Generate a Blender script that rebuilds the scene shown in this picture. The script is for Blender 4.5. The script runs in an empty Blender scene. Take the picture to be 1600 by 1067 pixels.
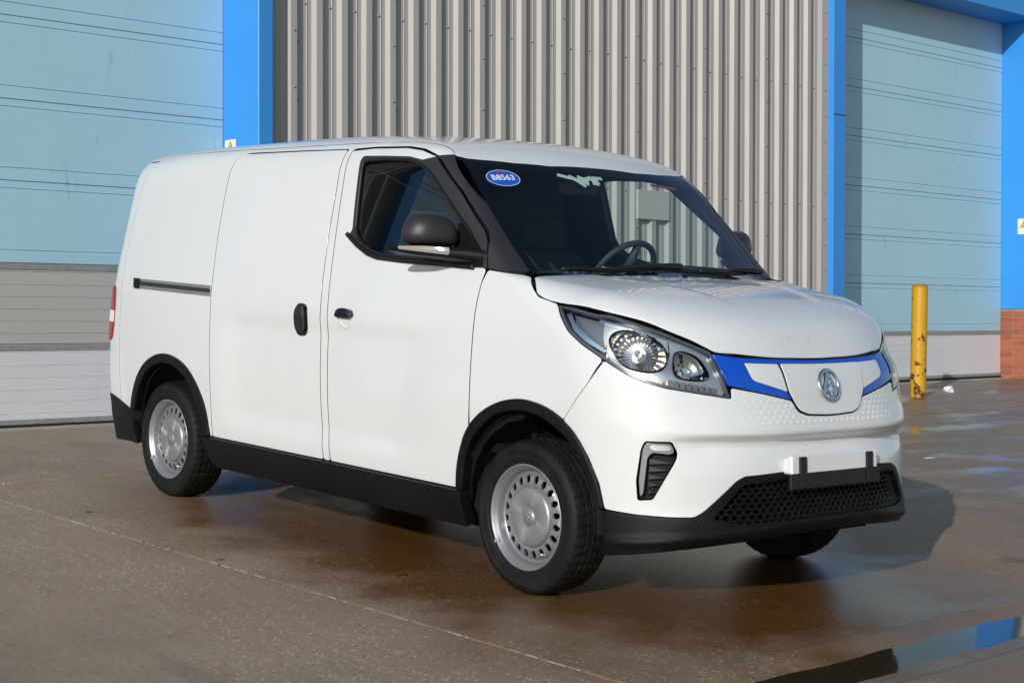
import bpy, math, random
import numpy as np
from mathutils import Vector, Matrix
from mathutils.geometry import delaunay_2d_cdt

random.seed(7); rng = np.random.default_rng(7)
scene = bpy.context.scene
COL = scene.collection

# ------------------------------------------------------------------ camera
CAM_C = Vector((4.757, -4.971, 1.092))
CAM_R = Vector((0.6507, 0.7594, 0.0016)).normalized()
CAM_F = Vector((-0.7593, 0.6505, -0.0145)).normalized()
CAM_R = (CAM_R - CAM_F * CAM_R.dot(CAM_F)).normalized()
CAM_U = CAM_R.cross(CAM_F)
cd = bpy.data.cameras.new('camera')
cam = bpy.data.objects.new('camera', cd); COL.objects.link(cam)
cd.sensor_width = 36.0; cd.lens = 36.0 * 2488.0 / 1600.0
cd.clip_start = 0.05; cd.clip_end = 2000
M = Matrix((CAM_R, CAM_U, -CAM_F)).transposed().to_4x4(); M.translation = CAM_C
cam.matrix_world = M
scene.camera = cam

# ------------------------------------------------------------------ light
SUN_DIR = Vector((-0.53, 1.0, -0.400)).normalized()          # way the light travels
elev = math.asin(-SUN_DIR.z); azim = math.atan2(-SUN_DIR.x, -SUN_DIR.y)
world = bpy.data.worlds.new('World'); scene.world = world; world.use_nodes = True
wn = world.node_tree.nodes; wl = world.node_tree.links
bg = wn['Background']; bg.inputs['Strength'].default_value = 0.125
sky = wn.new('ShaderNodeTexSky'); sky.sky_type = 'NISHITA'; sky.sun_disc = False
sky.sun_elevation = elev; sky.sun_rotation = azim
sky.air_density = 1.0; sky.dust_density = 0.6; sky.ozone_density = 1.6
wl.new(sky.outputs['Color'], bg.inputs['Color'])
sd = bpy.data.lights.new('sun', 'SUN'); sd.energy = 3.7; sd.angle = math.radians(0.53); sd.color = (1.0, 0.972, 0.93)
sun = bpy.data.objects.new('sun', sd); COL.objects.link(sun)
sun.rotation_euler = SUN_DIR.to_track_quat('-Z', 'Y').to_euler(); sun.location = (10, -20, 12)
vs = scene.view_settings
vs.view_transform = 'Standard'; vs.look = 'None'; vs.gamma = 1.0; vs.use_curve_mapping = False
vs.exposure = -0.30
scene.cycles.caustics_reflective = False; scene.cycles.caustics_refractive = False
scene.cycles.max_bounces = 10; scene.cycles.transparent_max_bounces = 16

# ------------------------------------------------------------------ materials
def mat(name, col=(.5, .5, .5), rough=.5, metal=0., coat=0., spec=.5):
    m = bpy.data.materials.new(name); m.use_nodes = True
    b = m.node_tree.nodes['Principled BSDF']
    b.inputs['Base Color'].default_value = (*col, 1); b.inputs['Roughness'].default_value = rough
    b.inputs['Metallic'].default_value = metal; b.inputs['Coat Weight'].default_value = coat
    b.inputs['Coat Roughness'].default_value = .03
    b.inputs['Specular IOR Level'].default_value = spec
    return m
class NT:
    def __init__(s, m):
        s.m = m; s.t = m.node_tree; s.b = s.t.nodes['Principled BSDF']
        s.tc = s.t.nodes.new('ShaderNodeTexCoord')
    def n(s, typ, **kw):
        x = s.t.nodes.new(typ)
        for k, v in kw.items():
            if k.startswith('i_'): x.inputs[k[2:].replace('_', ' ')].default_value = v
            else: setattr(x, k, v)
        return x
    def l(s, a, b): s.t.links.new(a, b)
    def mapped(s, scale=(1, 1, 1), rot=(0, 0, 0), loc=(0, 0, 0)):
        mp = s.n('ShaderNodeMapping'); mp.inputs['Scale'].default_value = scale
        mp.inputs['Rotation'].default_value = rot; mp.inputs['Location'].default_value = loc
        s.l(s.tc.outputs['Object'], mp.inputs['Vector']); return mp.outputs['Vector']
    def noise(s, scale, detail=4, rough=.55, vec=None, dist=0.):
        x = s.n('ShaderNodeTexNoise'); x.inputs['Scale'].default_value = scale; x.inputs['Detail'].default_value = detail
        x.inputs['Roughness'].default_value = rough; x.inputs['Distortion'].default_value = dist
        s.l(vec if vec is not None else s.tc.outputs['Object'], x.inputs['Vector']); return x.outputs['Fac']
    def ramp(s, fac, stops):
        r = s.n('ShaderNodeValToRGB'); e = r.color_ramp.elements
        while len(e) < len(stops): e.new(.5)
        for i, (p, c) in enumerate(stops):
            e[i].position = p; e[i].color = (c, c, c, 1) if isinstance(c, (int, float)) else (*c, 1)
        s.l(fac, r.inputs['Fac']); return r.outputs['Color']
    def math(s, op, a, b=None, c=None, clamp=False):
        x = s.n('ShaderNodeMath', operation=op); x.use_clamp = clamp
        for i, v in enumerate((a, b, c)):
            if v is None: continue
            if isinstance(v, (int, float)): x.inputs[i].default_value = v
            else: s.l(v, x.inputs[i])
        return x.outputs[0]
    def mix(s, fac, a, b, blend='MIX'):
        x = s.n('ShaderNodeMix', data_type='RGBA', blend_type=blend)
        for i, v in ((0, fac), (6, a), (7, b)):
            if isinstance(v, (int, float)): x.inputs[i].default_value = v
            elif isinstance(v, tuple): x.inputs[i].default_value = (*v, 1) if len(v) == 3 else v
            else: s.l(v, x.inputs[i])
        return x.outputs[2]
    def bump(s, h, strength=.3, dist=.01, normal=None):
        x = s.n('ShaderNodeBump'); x.inputs['Strength'].default_value = strength; x.inputs['Distance'].default_value = dist
        s.l(h, x.inputs['Height'])
        if normal is not None: s.l(normal, x.inputs['Normal'])
        return x.outputs['Normal']
    def setc(s, c): s.l(c, s.b.inputs['Base Color'])
    def setr(s, c): s.l(c, s.b.inputs['Roughness'])
    def setn(s, c): s.l(c, s.b.inputs['Normal'])

def weathered(name, col, col2, rough=(.35, .55), scale=3., bump=.05, bscale=60., coat=0., streak=False, metal=0., spec=.5):
    m = mat(name, col, rough[0], metal, coat, spec); t = NT(m)
    v = t.mapped((1, 1, .12)) if streak else None
    n1 = t.noise(scale, 6, .6, v)
    n2 = t.noise(scale * 9, 4, .6, v)
    f = t.math('ADD', t.math('MULTIPLY', n1, .7), t.math('MULTIPLY', n2, .3))
    t.setc(t.mix(t.ramp(f, [(.35, 0.), (.7, 1.)]), col, col2))
    t.setr(t.ramp(f, [(.3, rough[0]), (.7, rough[1])]))
    t.setn(t.bump(t.noise(bscale, 3), bump, .004))
    return m

M_PAINT = weathered('white_paint', (.725, .748, .758), (.70, .722, .732), (.32, .40), 1.3, .0, 30, coat=.9, spec=.3)
M_BLACKPL = weathered('black_plastic', (.006, .006, .0065), (.010, .010, .011), (.36, .50), 4, .25, 420, spec=.16)
M_DARKPL = weathered('dark_grey_plastic', (.022, .0215, .025), (.03, .029, .033), (.38, .5), 3, .15, 500)
M_RUBBER = weathered('tyre_rubber', (.008, .008, .008), (.018, .0175, .017), (.45, .75), 9, .3, 160, spec=.2)
M_RUBSEAL_SHADE = mat('rubber_seal_and_gap_shade', (.007, .007, .007), .45)  # seal rubber; also colours panel edges as painted gap shade
M_DARK = mat('dark_void', (.008, .008, .009), .9, spec=.1)
M_LINER = weathered('wheel_liner', (.010, .010, .010), (.02, .019, .018), (.7, .95), 8, .4, 60)
M_STEEL = weathered('silver_wheel_paint', (.37, .38, .40), (.29, .30, .32), (.28, .42), 12, .05, 90, metal=.55)
M_CHROME = mat('chrome', (.86, .87, .88), .10, 1.)
M_REFL = mat('lamp_reflector', (.90, .91, .92), .10, 1.)
M_SATIN = mat('satin_silver', (.66, .67, .69), .34, .6)
M_LAMPDARK = mat('lamp_dark_bezel', (.26, .28, .31), .25, .5)
M_BLUE = weathered('blue_trim', (.004, .075, .50), (.005, .08, .53), (.25, .32), 3, 0, coat=.5)
M_DASH = weathered('dashboard_plastic', (.03, .034, .037), (.04, .043, .046), (.55, .7), 5, .2, 300)
M_SEAT = weathered('seat_fabric', (.018, .018, .02), (.03, .03, .032), (.85, .95), 8, .4, 500)
M_TAIL = mat('tail_lamp_red', (.30, .008, .010), .12, coat=1.)
M_ALU = weathered('rail_aluminium', (.50, .48, .45), (.36, .34, .32), (.35, .5), 6, .1, 80, metal=.7)
M_WHITEPL = weathered('white_plastic', (.80, .81, .82), (.74, .75, .76), (.35, .45), 3, 0)
M_AMBER = mat('amber', (.75, .28, .04), .2, coat=1.)
M_TAPE = mat('black_tape', (.012, .012, .013), .35)

def glass_mat(name, tint, rough=.0, ior=1.5, boost=1.0):
    m = bpy.data.materials.new(name); m.use_nodes = True; t = m.node_tree; t.nodes.clear()
    o = t.nodes.new('ShaderNodeOutputMaterial'); tr = t.nodes.new('ShaderNodeBsdfTransparent')
    gl = t.nodes.new('ShaderNodeBsdfGlossy'); mx = t.nodes.new('ShaderNodeMixShader'); fr = t.nodes.new('ShaderNodeFresnel')
    tr.inputs['Color'].default_value = (*tint, 1); gl.inputs['Roughness'].default_value = rough
    gl.inputs['Color'].default_value = (.95, .97, 1, 1)
    geo = t.nodes.new('ShaderNodeNewGeometry'); mi = t.nodes.new('ShaderNodeMath'); mi.operation = 'MULTIPLY_ADD'
    mi.inputs[1].default_value = 1 / ior - ior; mi.inputs[2].default_value = ior
    t.links.new(geo.outputs['Backfacing'], mi.inputs[0]); t.links.new(mi.outputs[0], fr.inputs['IOR'])
    mm = t.nodes.new('ShaderNodeMath'); mm.operation = 'MULTIPLY'; mm.inputs[1].default_value = boost; mm.use_clamp = True
    t.links.new(fr.outputs[0], mm.inputs[0])
    t.links.new(mm.outputs[0], mx.inputs[0]); t.links.new(tr.outputs[0], mx.inputs[1]); t.links.new(gl.outputs[0], mx.inputs[2])
    t.links.new(mx.outputs[0], o.inputs['Surface'])
    return m
M_GLASS = glass_mat('window_glass', (.86, .93, .92), .0, 1.5, 1.2)
M_SCREEN = glass_mat('windscreen_glass', (.86, .93, .92), .0, 1.5, 1.2)
M_LENS = glass_mat('headlight_lens', (.93, .95, .96), .0, 1.45, 1.0)
M_DROP = glass_mat('water_drop', (.98, .985, .99), .0, 1.33, 1.8)

# ------------------------------------------------------------------ object helpers
def obj(name, V, F, m, parent=None, N=None, smooth=True, kind=None):
    me = bpy.data.meshes.new(name)
    me.from_pydata([tuple(map(float, v)) for v in V], [], [tuple(map(int, f)) for f in F])
    if m is not None: me.materials.append(m)
    me.polygons.foreach_set('use_smooth', [bool(smooth)] * len(me.polygons))
    me.update()
    if N is not None:
        me.normals_split_custom_set_from_vertices([tuple(map(float, n)) for n in N])
    o = bpy.data.objects.new(name, me); COL.objects.link(o)
    if parent is not None: o.parent = parent
    if kind: o['kind'] = kind
    return o
def empty(name, loc=(0, 0, 0), rot=(0, 0, 0)):
    o = bpy.data.objects.new(name, None); COL.objects.link(o); o.location = loc; o.rotation_euler = rot
    o.empty_display_size = .2; return o
def tag(o, label, cat, group=None):
    o['label'] = label; o['category'] = cat
    if group: o['group'] = group
    return o
def mirrored(o, parent=None):
    """left-hand twin of a part (y -> -y) with its own mesh"""
    me = o.data; V = [(v.co.x, -v.co.y, v.co.z) for v in me.vertices]
    F = [tuple(reversed(p.vertices)) for p in me.polygons]
    N = None
    sm = bool(me.polygons[0].use_smooth)
    if o.get('_n'):
        pass
    q = obj(o.name.split('.')[0], V, F, me.materials[0] if me.materials else None, parent or o.parent, None, sm)
    return q
class MB:
    """collects boxes, tubes and prisms into one mesh"""
    def __init__(s): s.V = []; s.F = []
    def add(s, V, F):
        b = len(s.V); s.V += [tuple(v) for v in V]; s.F += [tuple(i + b for i in f) for f in F]; return s
    def box(s, c, h, R=None, bev=0.):
        c = Vector(c); hx, hy, hz = h
        if bev <= 0:
            V = [Vector((sx * hx, sy * hy, sz * hz)) for sx in (-1, 1) for sy in (-1, 1) for sz in (-1, 1)]
            F = [(0, 1, 3, 2), (4, 6, 7, 5), (0, 4, 5, 1), (2, 3, 7, 6), (0, 2, 6, 4), (1, 5, 7, 3)]
        else:
            V = []; F = []
            b = min(bev, hx * .95, hy * .95, hz * .95)
            idx = {}
            for sx in (-1, 1):
                for sy in (-1, 1):
                    for sz in (-1, 1):
                        for ax in range(3):
                            p = [sx * (hx - b), sy * (hy - b), sz * (hz - b)]
                            p[ax] = (sx * hx, sy * hy, sz * hz)[ax]
                            idx[(sx, sy, sz, ax)] = len(V); V.append(Vector(p))
            def q(*k): return idx[k]
            for s1 in (-1, 1):
                f = [q(s1, -1, -1, 0), q(s1, 1, -1, 0), q(s1, 1, 1, 0), q(s1, -1, 1, 0)]; F.append(f if s1 > 0 else f[::-1])
                f = [q(-1, s1, -1, 1), q(-1, s1, 1, 1), q(1, s1, 1, 1), q(1, s1, -1, 1)]; F.append(f if s1 > 0 else f[::-1])
                f = [q(-1, -1, s1, 2), q(1, -1, s1, 2), q(1, 1, s1, 2), q(-1, 1, s1, 2)]; F.append(f if s1 > 0 else f[::-1])
            for a, b2 in ((0, 1), (1, 2), (0, 2)):
                k = 3 - a - b2
                for sa in (-1, 1):
                    for sb in (-1, 1):
                        def key(sk, ax):
                            t = [0, 0, 0]; t[a] = sa; t[b2] = sb; t[k] = sk; return idx[(t[0], t[1], t[2], ax)]
                        F.append([key(-1, a), key(1, a), key(1, b2), key(-1, b2)])
            for sx in (-1, 1):
                for sy in (-1, 1):
                    for sz in (-1, 1):
                        F.append([q(sx, sy, sz, 0), q(sx, sy, sz, 1), q(sx, sy, sz, 2)])
            # orient outward
            G = []
            for f in F:
                a0, b0, c0 = (V[i] for i in f[:3]); nn = (b0 - a0).cross(c0 - a0); ctr = sum((V[i] for i in f), Vector()) / len(f)
                G.append(tuple(f) if nn.dot(ctr) >= 0 else tuple(f[::-1]))
            F = G
        if R is not None: V = [R @ v for v in V]
        return s.add([v + c for v in V], F)
    def tube(s, pts, r, n=10, cap=True):
        pts = [Vector(p) for p in pts]; rs = r if isinstance(r, (list, tuple)) else [r] * len(pts)
        V = []; F = []; ref = None
        for i, p in enumerate(pts):
            t = (pts[min(i + 1, len(pts) - 1)] - pts[max(i - 1, 0)]).normalized()
            if ref is None: ref = t.orthogonal().normalized()
            ref = (ref - t * ref.dot(t)).normalized(); b = t.cross(ref)
            for k in range(n):
                a = 2 * math.pi * k / n; V.append(p + (ref * math.cos(a) + b * math.sin(a)) * rs[i])
        for i in range(len(pts) - 1):
            for k in range(n):
                F.append((i * n + k, i * n + (k + 1) % n, (i + 1) * n + (k + 1) % n, (i + 1) * n + k))
        if cap: F.append(tuple(range(n))[::-1]); F.append(tuple((len(pts) - 1) * n + k for k in range(n)))
        return s.add(V, F)
    def lathe(s, prof, n=48, c=(0, 0, 0), axis=(0, 1, 0), closed=False):
        """prof: (radius, offset along axis)"""
        a = Vector(axis).normalized(); e1 = a.orthogonal().normalized(); e2 = a.cross(e1); c = Vector(c)
        V = []; F = []; m = len(prof)
        for k in range(n):
            t = 2 * math.pi * k / n; d = e1 * math.cos(t) + e2 * math.sin(t)
            for (r, h) in prof: V.append(c + d * r + a * h)
        for k in range(n):
            for j in range(m if closed else m - 1):
                j2 = (j + 1) % m
                F.append((k * m + j, ((k + 1) % n) * m + j, ((k + 1) % n) * m + j2, k * m + j2))
        return s.add(V, F)
    def build(s, name, m, parent=None, smooth=False, auto=None, kind=None):
        o = obj(name, s.V, s.F, m, parent, None, smooth or auto is not None, kind)
        if auto is not None: autosmooth(o, auto)
        return o
def autosmooth(o, deg=35):
    """mark edges sharper than deg as sharp"""
    import bmesh
    bm = bmesh.new(); bm.from_mesh(o.data); bmesh.ops.recalc_face_normals(bm, faces=bm.faces)
    for e in bm.edges:
        if len(e.link_faces) == 2:
            e.smooth = e.calc_face_angle(0) < math.radians(deg)
    bm.to_mesh(o.data); bm.free(); o.data.update()
    return o

# ------------------------------------------------------------------ body surface of the van (implicit, van coordinates)
def spl(xs, ys):
    xs=np.array(xs,float); ys=np.array(ys,float)
    h=np.diff(xs); d=np.diff(ys)/h
    m=np.zeros(len(xs)); m[0]=d[0]; m[-1]=d[-1]
    for i in range(1,len(xs)-1):
        m[i]=0 if d[i-1]*d[i]<=0 else (h[i-1]+h[i])*d[i-1]*d[i]/(h[i-1]*d[i]+h[i]*d[i-1]) if False else (d[i-1]*h[i]+d[i]*h[i-1])/(h[i-1]+h[i])
    def f(v):
        v=np.asarray(v,float); i=np.clip(np.searchsorted(xs,v)-1,0,len(xs)-2)
        t=(v-xs[i])/h[i]; tc=np.clip(t,0,1)
        a=ys[i]; b=ys[i+1]; ma=m[i]*h[i]; mb=m[i+1]*h[i]
        t2=tc*tc; t3=t2*tc
        r=(2*t3-3*t2+1)*a+(t3-2*t2+tc)*ma+(-2*t3+3*t2)*b+(t3-t2)*mb
        return r+np.where(t<0,(v-xs[0])*m[0],0)+np.where(t>1,(v-xs[-1])*m[-1],0)
    return f
def sstep(a,b,v):
    t=np.clip((v-a)/(b-a),0,1); return t*t*(3-2*t)
def smax(a,b,k):
    h=np.clip(.5+.5*(a-b)/k,0,1); return b+(a-b)*h+k*h*(1-h)
WZ=spl([.1,.22,.375,.55,.75,.95,1.08,1.18,1.3,1.5,1.7,1.82,2.0],[.80,.845,.868,.880,.886,.882,.874,.860,.838,.800,.760,.735,.69])
WX=spl([-3.8,-3.5,-3.2,-2.8,-2.0,-.6,0,.3,.5,.7,1],[-.09,-.04,-.014,0,.004,.002,-.002,-.008,-.022,-.05,-.1])
FC=spl([.1,.22,.28,.32,.36,.40,.50,.55,.59,.62,.645,.662,.675,.69,.705,.73,.78,.87,.93,.98,1.05,1.12,1.2,1.3],
       [.68,.76,.812,.848,.858,.846,.838,.834,.826,.812,.800,.800,.812,.838,.846,.840,.819,.797,.775,.738,.715,.685,.60,.45])
FS=spl([.1,.18,.225,.29,.33,.4,.5,.6,.7,.78,.87,.93,.98,1.05,1.12,1.2,1.3],
       [.76,.81,.838,.856,.848,.834,.83,.828,.826,.814,.797,.775,.738,.715,.685,.60,.45])
HC=spl([-.5,-.1,.1,.25,.4,.54,.62,.7,.8],[1.28,1.264,1.258,1.243,1.216,1.18,1.152,1.118,1.07])
RC=spl([-3.9,-3.5,-3.2,-2.5,-1.8,-1.2,-.9,-.7,-.4],[1.84,1.872,1.886,1.902,1.908,1.892,1.866,1.835,1.775])
XR=spl([.2,.45,.6,.84,1.11,1.28,1.56,1.77,1.9],[3.60,3.66,3.685,3.68,3.655,3.64,3.615,3.60,3.58])
def f_body(P):
    x=P[...,0]; y=np.abs(P[...,1]); z=P[...,2]
    w=WZ(z)+WX(x)
    # gentle scallop in the doors
    w=w-.013*sstep(.42,.54,z)*(1-sstep(.93,1.04,z))*sstep(-2.35,-2.1,x)*(1-sstep(-.85,-.45,x+.25*(.8-z)))
    fs=y-w
    q=1-sstep(.56,.80,y)
    Fx=FS(z)*(1-q)+FC(z)*q-.52*y**3.2
    ff=(x-Fx)*.9
    yr=.44-.28*np.clip(x,0,.7)
    hood=HC(x)-.045*(y/.75)**2.4*sstep(-.28,.22,x)+.012*(1-sstep(-.2,.1,x))+.010*sstep(yr-.05,yr+.03,y)*(1-sstep(.35,.62,x))*sstep(-.2,.0,x)
    fh=(z-hood)*.95
    fr=z-(RC(x)-.045*(y/.7)**2.4)
    xw=-.062-1.03*(z-1.263)-.05*(z-1.263)*(1.76-z)*0-.17*y*y
    fw=(x-xw)*.69
    cab=smax(fr,fw,.09)
    cab=np.maximum(cab,np.minimum(1.235-z,x+.2))
    cab=smax(cab,fs,.10*np.clip(1-(x+1.2)/.6,0,1)+.06)
    low=smax(fh,ff,.11)
    low=smax(low,fs,.02+.14*sstep(-.25,.25,x))
    body=np.minimum(cab,low)
    fb=-(x+XR(z)+.05*(1-np.minimum(1,(y/.8)**2)))
    return np.maximum(smax(body,fb,.065),.18-z)
def cast(O,D,tmax=12.,step=.02,f=f_body):
    """first entry into the body along rays O+tD (arrays); returns points, hit"""
    O=np.atleast_2d(np.asarray(O,float)); D=np.broadcast_to(np.asarray(D,float),O.shape)
    n=len(O); t=np.zeros(n); hit=np.zeros(n,bool); act=np.ones(n,bool)
    while act.any():
        v=f(O[act]+t[act,None]*D[act]); idx=np.nonzero(act)[0]
        ins=v<=0; hit[idx[ins]]=True
        adv=idx[~ins]; t[adv]+=np.maximum(step*.25,np.minimum(v[~ins]*.5,1.0))
        act[:]=False; act[adv]=t[adv]<tmax
    lo=np.maximum(t-step*50,0)*0+t-step; hi=t.copy()
    lo=t-np.maximum(step,0.02)
    for _ in range(30):
        m=(lo+hi)/2; ins=f(O+m[:,None]*D)<=0; hi=np.where(ins,m,hi); lo=np.where(ins,lo,m)
    return O+hi[:,None]*D, hit
def grad(P,f=f_body,e=2e-3):
    P=np.asarray(P,float); g=np.zeros_like(P)
    for i in range(3):
        d=np.zeros(3); d[i]=e; g[...,i]=f(P+d)-f(P-d)
    return g/np.maximum(np.linalg.norm(g,axis=-1,keepdims=True),1e-9)
# ------------------------------------------------------------------ panels on the body surface
C85 = .85
def uv_rays(kind, uv):
    uv = np.asarray(uv, float); u, v = uv[:, 0], uv[:, 1]; z0 = np.zeros_like(u); o1 = np.ones_like(u)
    if kind == 'S': return np.stack([u, z0 - 1.3, v], 1), np.stack([z0, o1, z0], 1)
    if kind == 'C':
        a = u / C85; d = np.stack([np.cos(a), np.sin(a), z0], 1)
        return d * 1.6 + np.stack([z0, z0, v], 1), -d
    if kind == 'D':
        a = u / C85; d = np.stack([-np.cos(a), np.sin(a), z0], 1)
        return d * 1.6 + np.stack([z0 - 3.2, z0, v], 1), -d
    if kind == 'T': return np.stack([u, v, z0 + 3], 1), np.stack([z0, z0, -o1], 1)
    if kind == 'H': ea = np.array([.835, 0, -.55]); n = np.array([.55, 0, .835])
    if kind == 'W': ea = np.array([-.72, 0, .69]); n = np.array([.69, 0, .72])
    O = np.outer(u, [0, 1, 0]) + np.outer(v, ea) + n * 3.0
    return O, np.repeat(-n[None], len(u), 0)
def surf(kind, uv, off=0.):
    O, D = uv_rays(kind, uv)
    P, h = cast(O, D, 8.)
    N = grad(P)
    return P + N * np.asarray(off).reshape(-1, 1) if np.ndim(off) else P + N * off, N
def s2c(pts):
    P, N = surf('S', pts); return np.stack([np.arctan2(P[:, 1], P[:, 0]) * C85, P[:, 2]], 1).tolist()
def s2d(pts):
    P, N = surf('S', pts); return np.stack([np.arctan2(P[:, 1], -(P[:, 0] + 3.2)) * C85, P[:, 2]], 1).tolist()
def dens(poly, ds, closed=True):
    poly = [np.array(p, float) for p in poly]; out = []
    for i in range(len(poly) if closed else len(poly) - 1):
        a, b = poly[i], poly[(i + 1) % len(poly)]; n = max(1, int(math.ceil(np.linalg.norm(b - a) / ds)))
        for k in range(n): out.append(a + (b - a) * k / n)
    if not closed: out.append(poly[-1])
    return np.array(out)
def chaikin(poly, it=1, w=.25, keep=.03):
    P = [np.array(p, float) for p in poly]
    for _ in range(it):
        Q = []
        for i in range(len(P)):
            a, b = P[i], P[(i + 1) % len(P)]; L = np.linalg.norm(b - a)
            k = min(w, keep / max(L, 1e-9)) if keep else w
            Q += [a + (b - a) * k, b + (a - b) * k]
        P = Q
    return P
def crom(pts, per=4):
    """smooth open curve through the points"""
    p = [np.array(q, float) for q in pts]; p = [2 * p[0] - p[1]] + p + [2 * p[-1] - p[-2]]; out = []
    for i in range(1, len(p) - 2):
        for k in range(per):
            t = k / per
            out.append(tuple(.5 * (2 * p[i] + (p[i + 1] - p[i - 1]) * t + (2 * p[i - 1] - 5 * p[i] + 4 * p[i + 1] - p[i + 2]) * t * t + (3 * p[i] - p[i - 1] - 3 * p[i + 1] + p[i + 2]) * t ** 3)))
    return out + [tuple(p[-2])]
def inpoly(pts, poly):
    x, y = pts[:, 0], pts[:, 1]; r = np.zeros(len(pts), bool); n = len(poly)
    for i in range(n):
        x1, y1 = poly[i]; x2, y2 = poly[(i + 1) % n]
        if y1 == y2: continue
        c = ((y1 > y) != (y2 > y)) & (x < (x2 - x1) * (y - y1) / (y2 - y1) + x1)
        r ^= c
    return r
def area(p):
    p = np.asarray(p); return .5 * np.sum(p[:, 0] * np.roll(p[:, 1], -1) - np.roll(p[:, 0], -1) * p[:, 1])
def inset_poly(p, d):
    """offset inwards for CCW polygon"""
    p = np.asarray(p); a = np.roll(p, 1, 0); b = np.roll(p, -1, 0)
    t1 = p - a; t2 = b - p
    t1 /= np.maximum(np.linalg.norm(t1, axis=1), 1e-9)[:, None]; t2 /= np.maximum(np.linalg.norm(t2, axis=1), 1e-9)[:, None]
    n = np.stack([-(t1[:, 1] + t2[:, 1]), t1[:, 0] + t2[:, 0]], 1); l = np.linalg.norm(n, axis=1)
    n = n / np.maximum(l, .5)[:, None]
    return p + n * d
def triangulate(poly, holes, grid, extra=()):
    pts = []; edges = []; rings = []
    for ring in [poly] + list(holes):
        b = len(pts); n = len(ring); pts += [tuple(q) for q in ring]; edges += [(b + i, b + (i + 1) % n) for i in range(n)]
        rings.append(list(range(b, b + n)))
    for ring in extra:
        b = len(pts); n = len(ring); pts += [tuple(q) for q in ring]; edges += [(b + i, b + (i + 1) % n) for i in range(n)]
    bd = np.array(pts); mn = np.array(poly).min(0); mx = np.array(poly).max(0)
    gx = np.arange(mn[0] + grid / 2, mx[0], grid); gy = np.arange(mn[1] + grid / 2, mx[1], grid * .866)
    if len(gx) and len(gy):
        G = np.array([(x + (grid / 2 if j % 2 else 0), y) for j, y in enumerate(gy) for x in gx])
        ok = inpoly(G, poly)
        for h in holes: ok &= ~inpoly(G, h)
        G = G[ok]
        if len(G):
            dm = np.full(len(G), 1e9)
            for k in range(0, len(bd), 64):
                dm = np.minimum(dm, np.min(np.linalg.norm(G[:, None] - bd[None, k:k + 64], axis=2), axis=1))
            G = G[dm > grid * .45]; pts += [tuple(q) for q in G]
    ov, oe, of, orv, _, _ = delaunay_2d_cdt([Vector(q) for q in pts], edges, [], 0, 1e-6, True)
    mp = {}
    for i, l in enumerate(orv):
        for q in l: mp[q] = i
    V2 = np.array([(v.x, v.y) for v in ov])
    T = np.array([f for f in of if len(f) == 3]); cen = V2[T].mean(1)
    ok = inpoly(cen, poly)
    for h in holes: ok &= ~inpoly(cen, h)
    T = T[ok]
    a = V2[T[:, 1]] - V2[T[:, 0]]; b = V2[T[:, 2]] - V2[T[:, 0]]
    neg = (a[:, 0] * b[:, 1] - a[:, 1] * b[:, 0]) < 0
    T[neg] = T[neg][:, ::-1]
    return V2, T, [[mp[i] for i in r] for r in rings]
def panel(name, kind, poly, m, parent, off=0., depth=.018, grid=.035, ds=.02, holes=(), round_=1, keep=.012, bev=.0022,
          both=False, offfn=None, kindtag=None, rimshade=True):
    poly = chaikin(poly, round_, .25, keep) if round_ else poly
    poly = dens(poly, ds)
    if area(poly) < 0: poly = poly[::-1]
    hs = []
    for h in holes:
        h = dens(chaikin(h, round_, .25, keep) if round_ else h, ds)
        if area(h) > 0: h = h[::-1]
        hs.append(h)
    ins = [inset_poly(r, bev) for r in [poly] + hs] if bev else []
    V2, T, rings = triangulate(poly, hs, grid, ins)
    o = offfn(V2) if offfn is not None else np.full(len(V2), off)
    P, N = surf(kind, V2, 0.)
    bidx = sorted(set(i for r in rings for i in r))
    o = np.array(o, float)
    if bev: o[bidx] -= bev * .7
    P = P + N * o[:, None]
    # orientation: make faces follow N
    a = P[T[:, 1]] - P[T[:, 0]]; b = P[T[:, 2]] - P[T[:, 0]]; g = np.cross(a, b)
    s = np.sum(g * N[T[:, 0]], 1)
    if offfn is not None:                                     # relief: normals from the mesh
        fn = g * np.sign(s)[:, None]; Nv = np.zeros_like(N)
        for k in range(3): np.add.at(Nv, T[:, k], fn)
        N2 = Nv / np.maximum(np.linalg.norm(Nv, axis=1), 1e-12)[:, None]
    else: N2 = N.copy()
    flip = s.sum() < 0
    T = T[:, ::-1] if flip else T
    V = [P]; NN = [N2.copy()]; F = [tuple(t) for t in T]; base = len(P)
    for r in rings:
        r = r[::-1] if flip else r
        top = P[r]; nn = N[r]; tan = np.roll(top, -1, 0) - np.roll(top, 1, 0)
        tan /= np.maximum(np.linalg.norm(tan, axis=1), 1e-9)[:, None]
        outn = np.cross(tan, nn)
        if bev: NN[0][r] = (N[r] + outn * .9) / np.linalg.norm(N[r] + outn * .9, axis=1)[:, None]
        low = top - nn * depth
        n = len(r); V += [top, low]; NN += [outn, outn]
        for i in range(n):
            j = (i + 1) % n
            F.append((base + i, base + n + i, base + n + j, base + j))
        base += 2 * n
    V = np.concatenate(V); NN = np.concatenate(NN)
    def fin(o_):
        if m is M_PAINT and rimshade:
            o_.data.materials.append(M_RUBSEAL_SHADE)  # near-black edges paint in the shade of the gaps between panels
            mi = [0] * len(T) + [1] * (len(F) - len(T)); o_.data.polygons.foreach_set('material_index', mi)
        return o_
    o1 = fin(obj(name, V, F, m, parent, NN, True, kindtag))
    if both:
        p2 = parent if both is True else both
        V2_ = V * [1, -1, 1]; N2_ = NN * [1, -1, 1]
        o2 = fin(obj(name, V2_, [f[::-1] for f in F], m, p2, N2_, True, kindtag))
        return o1, o2
    return o1
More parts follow.
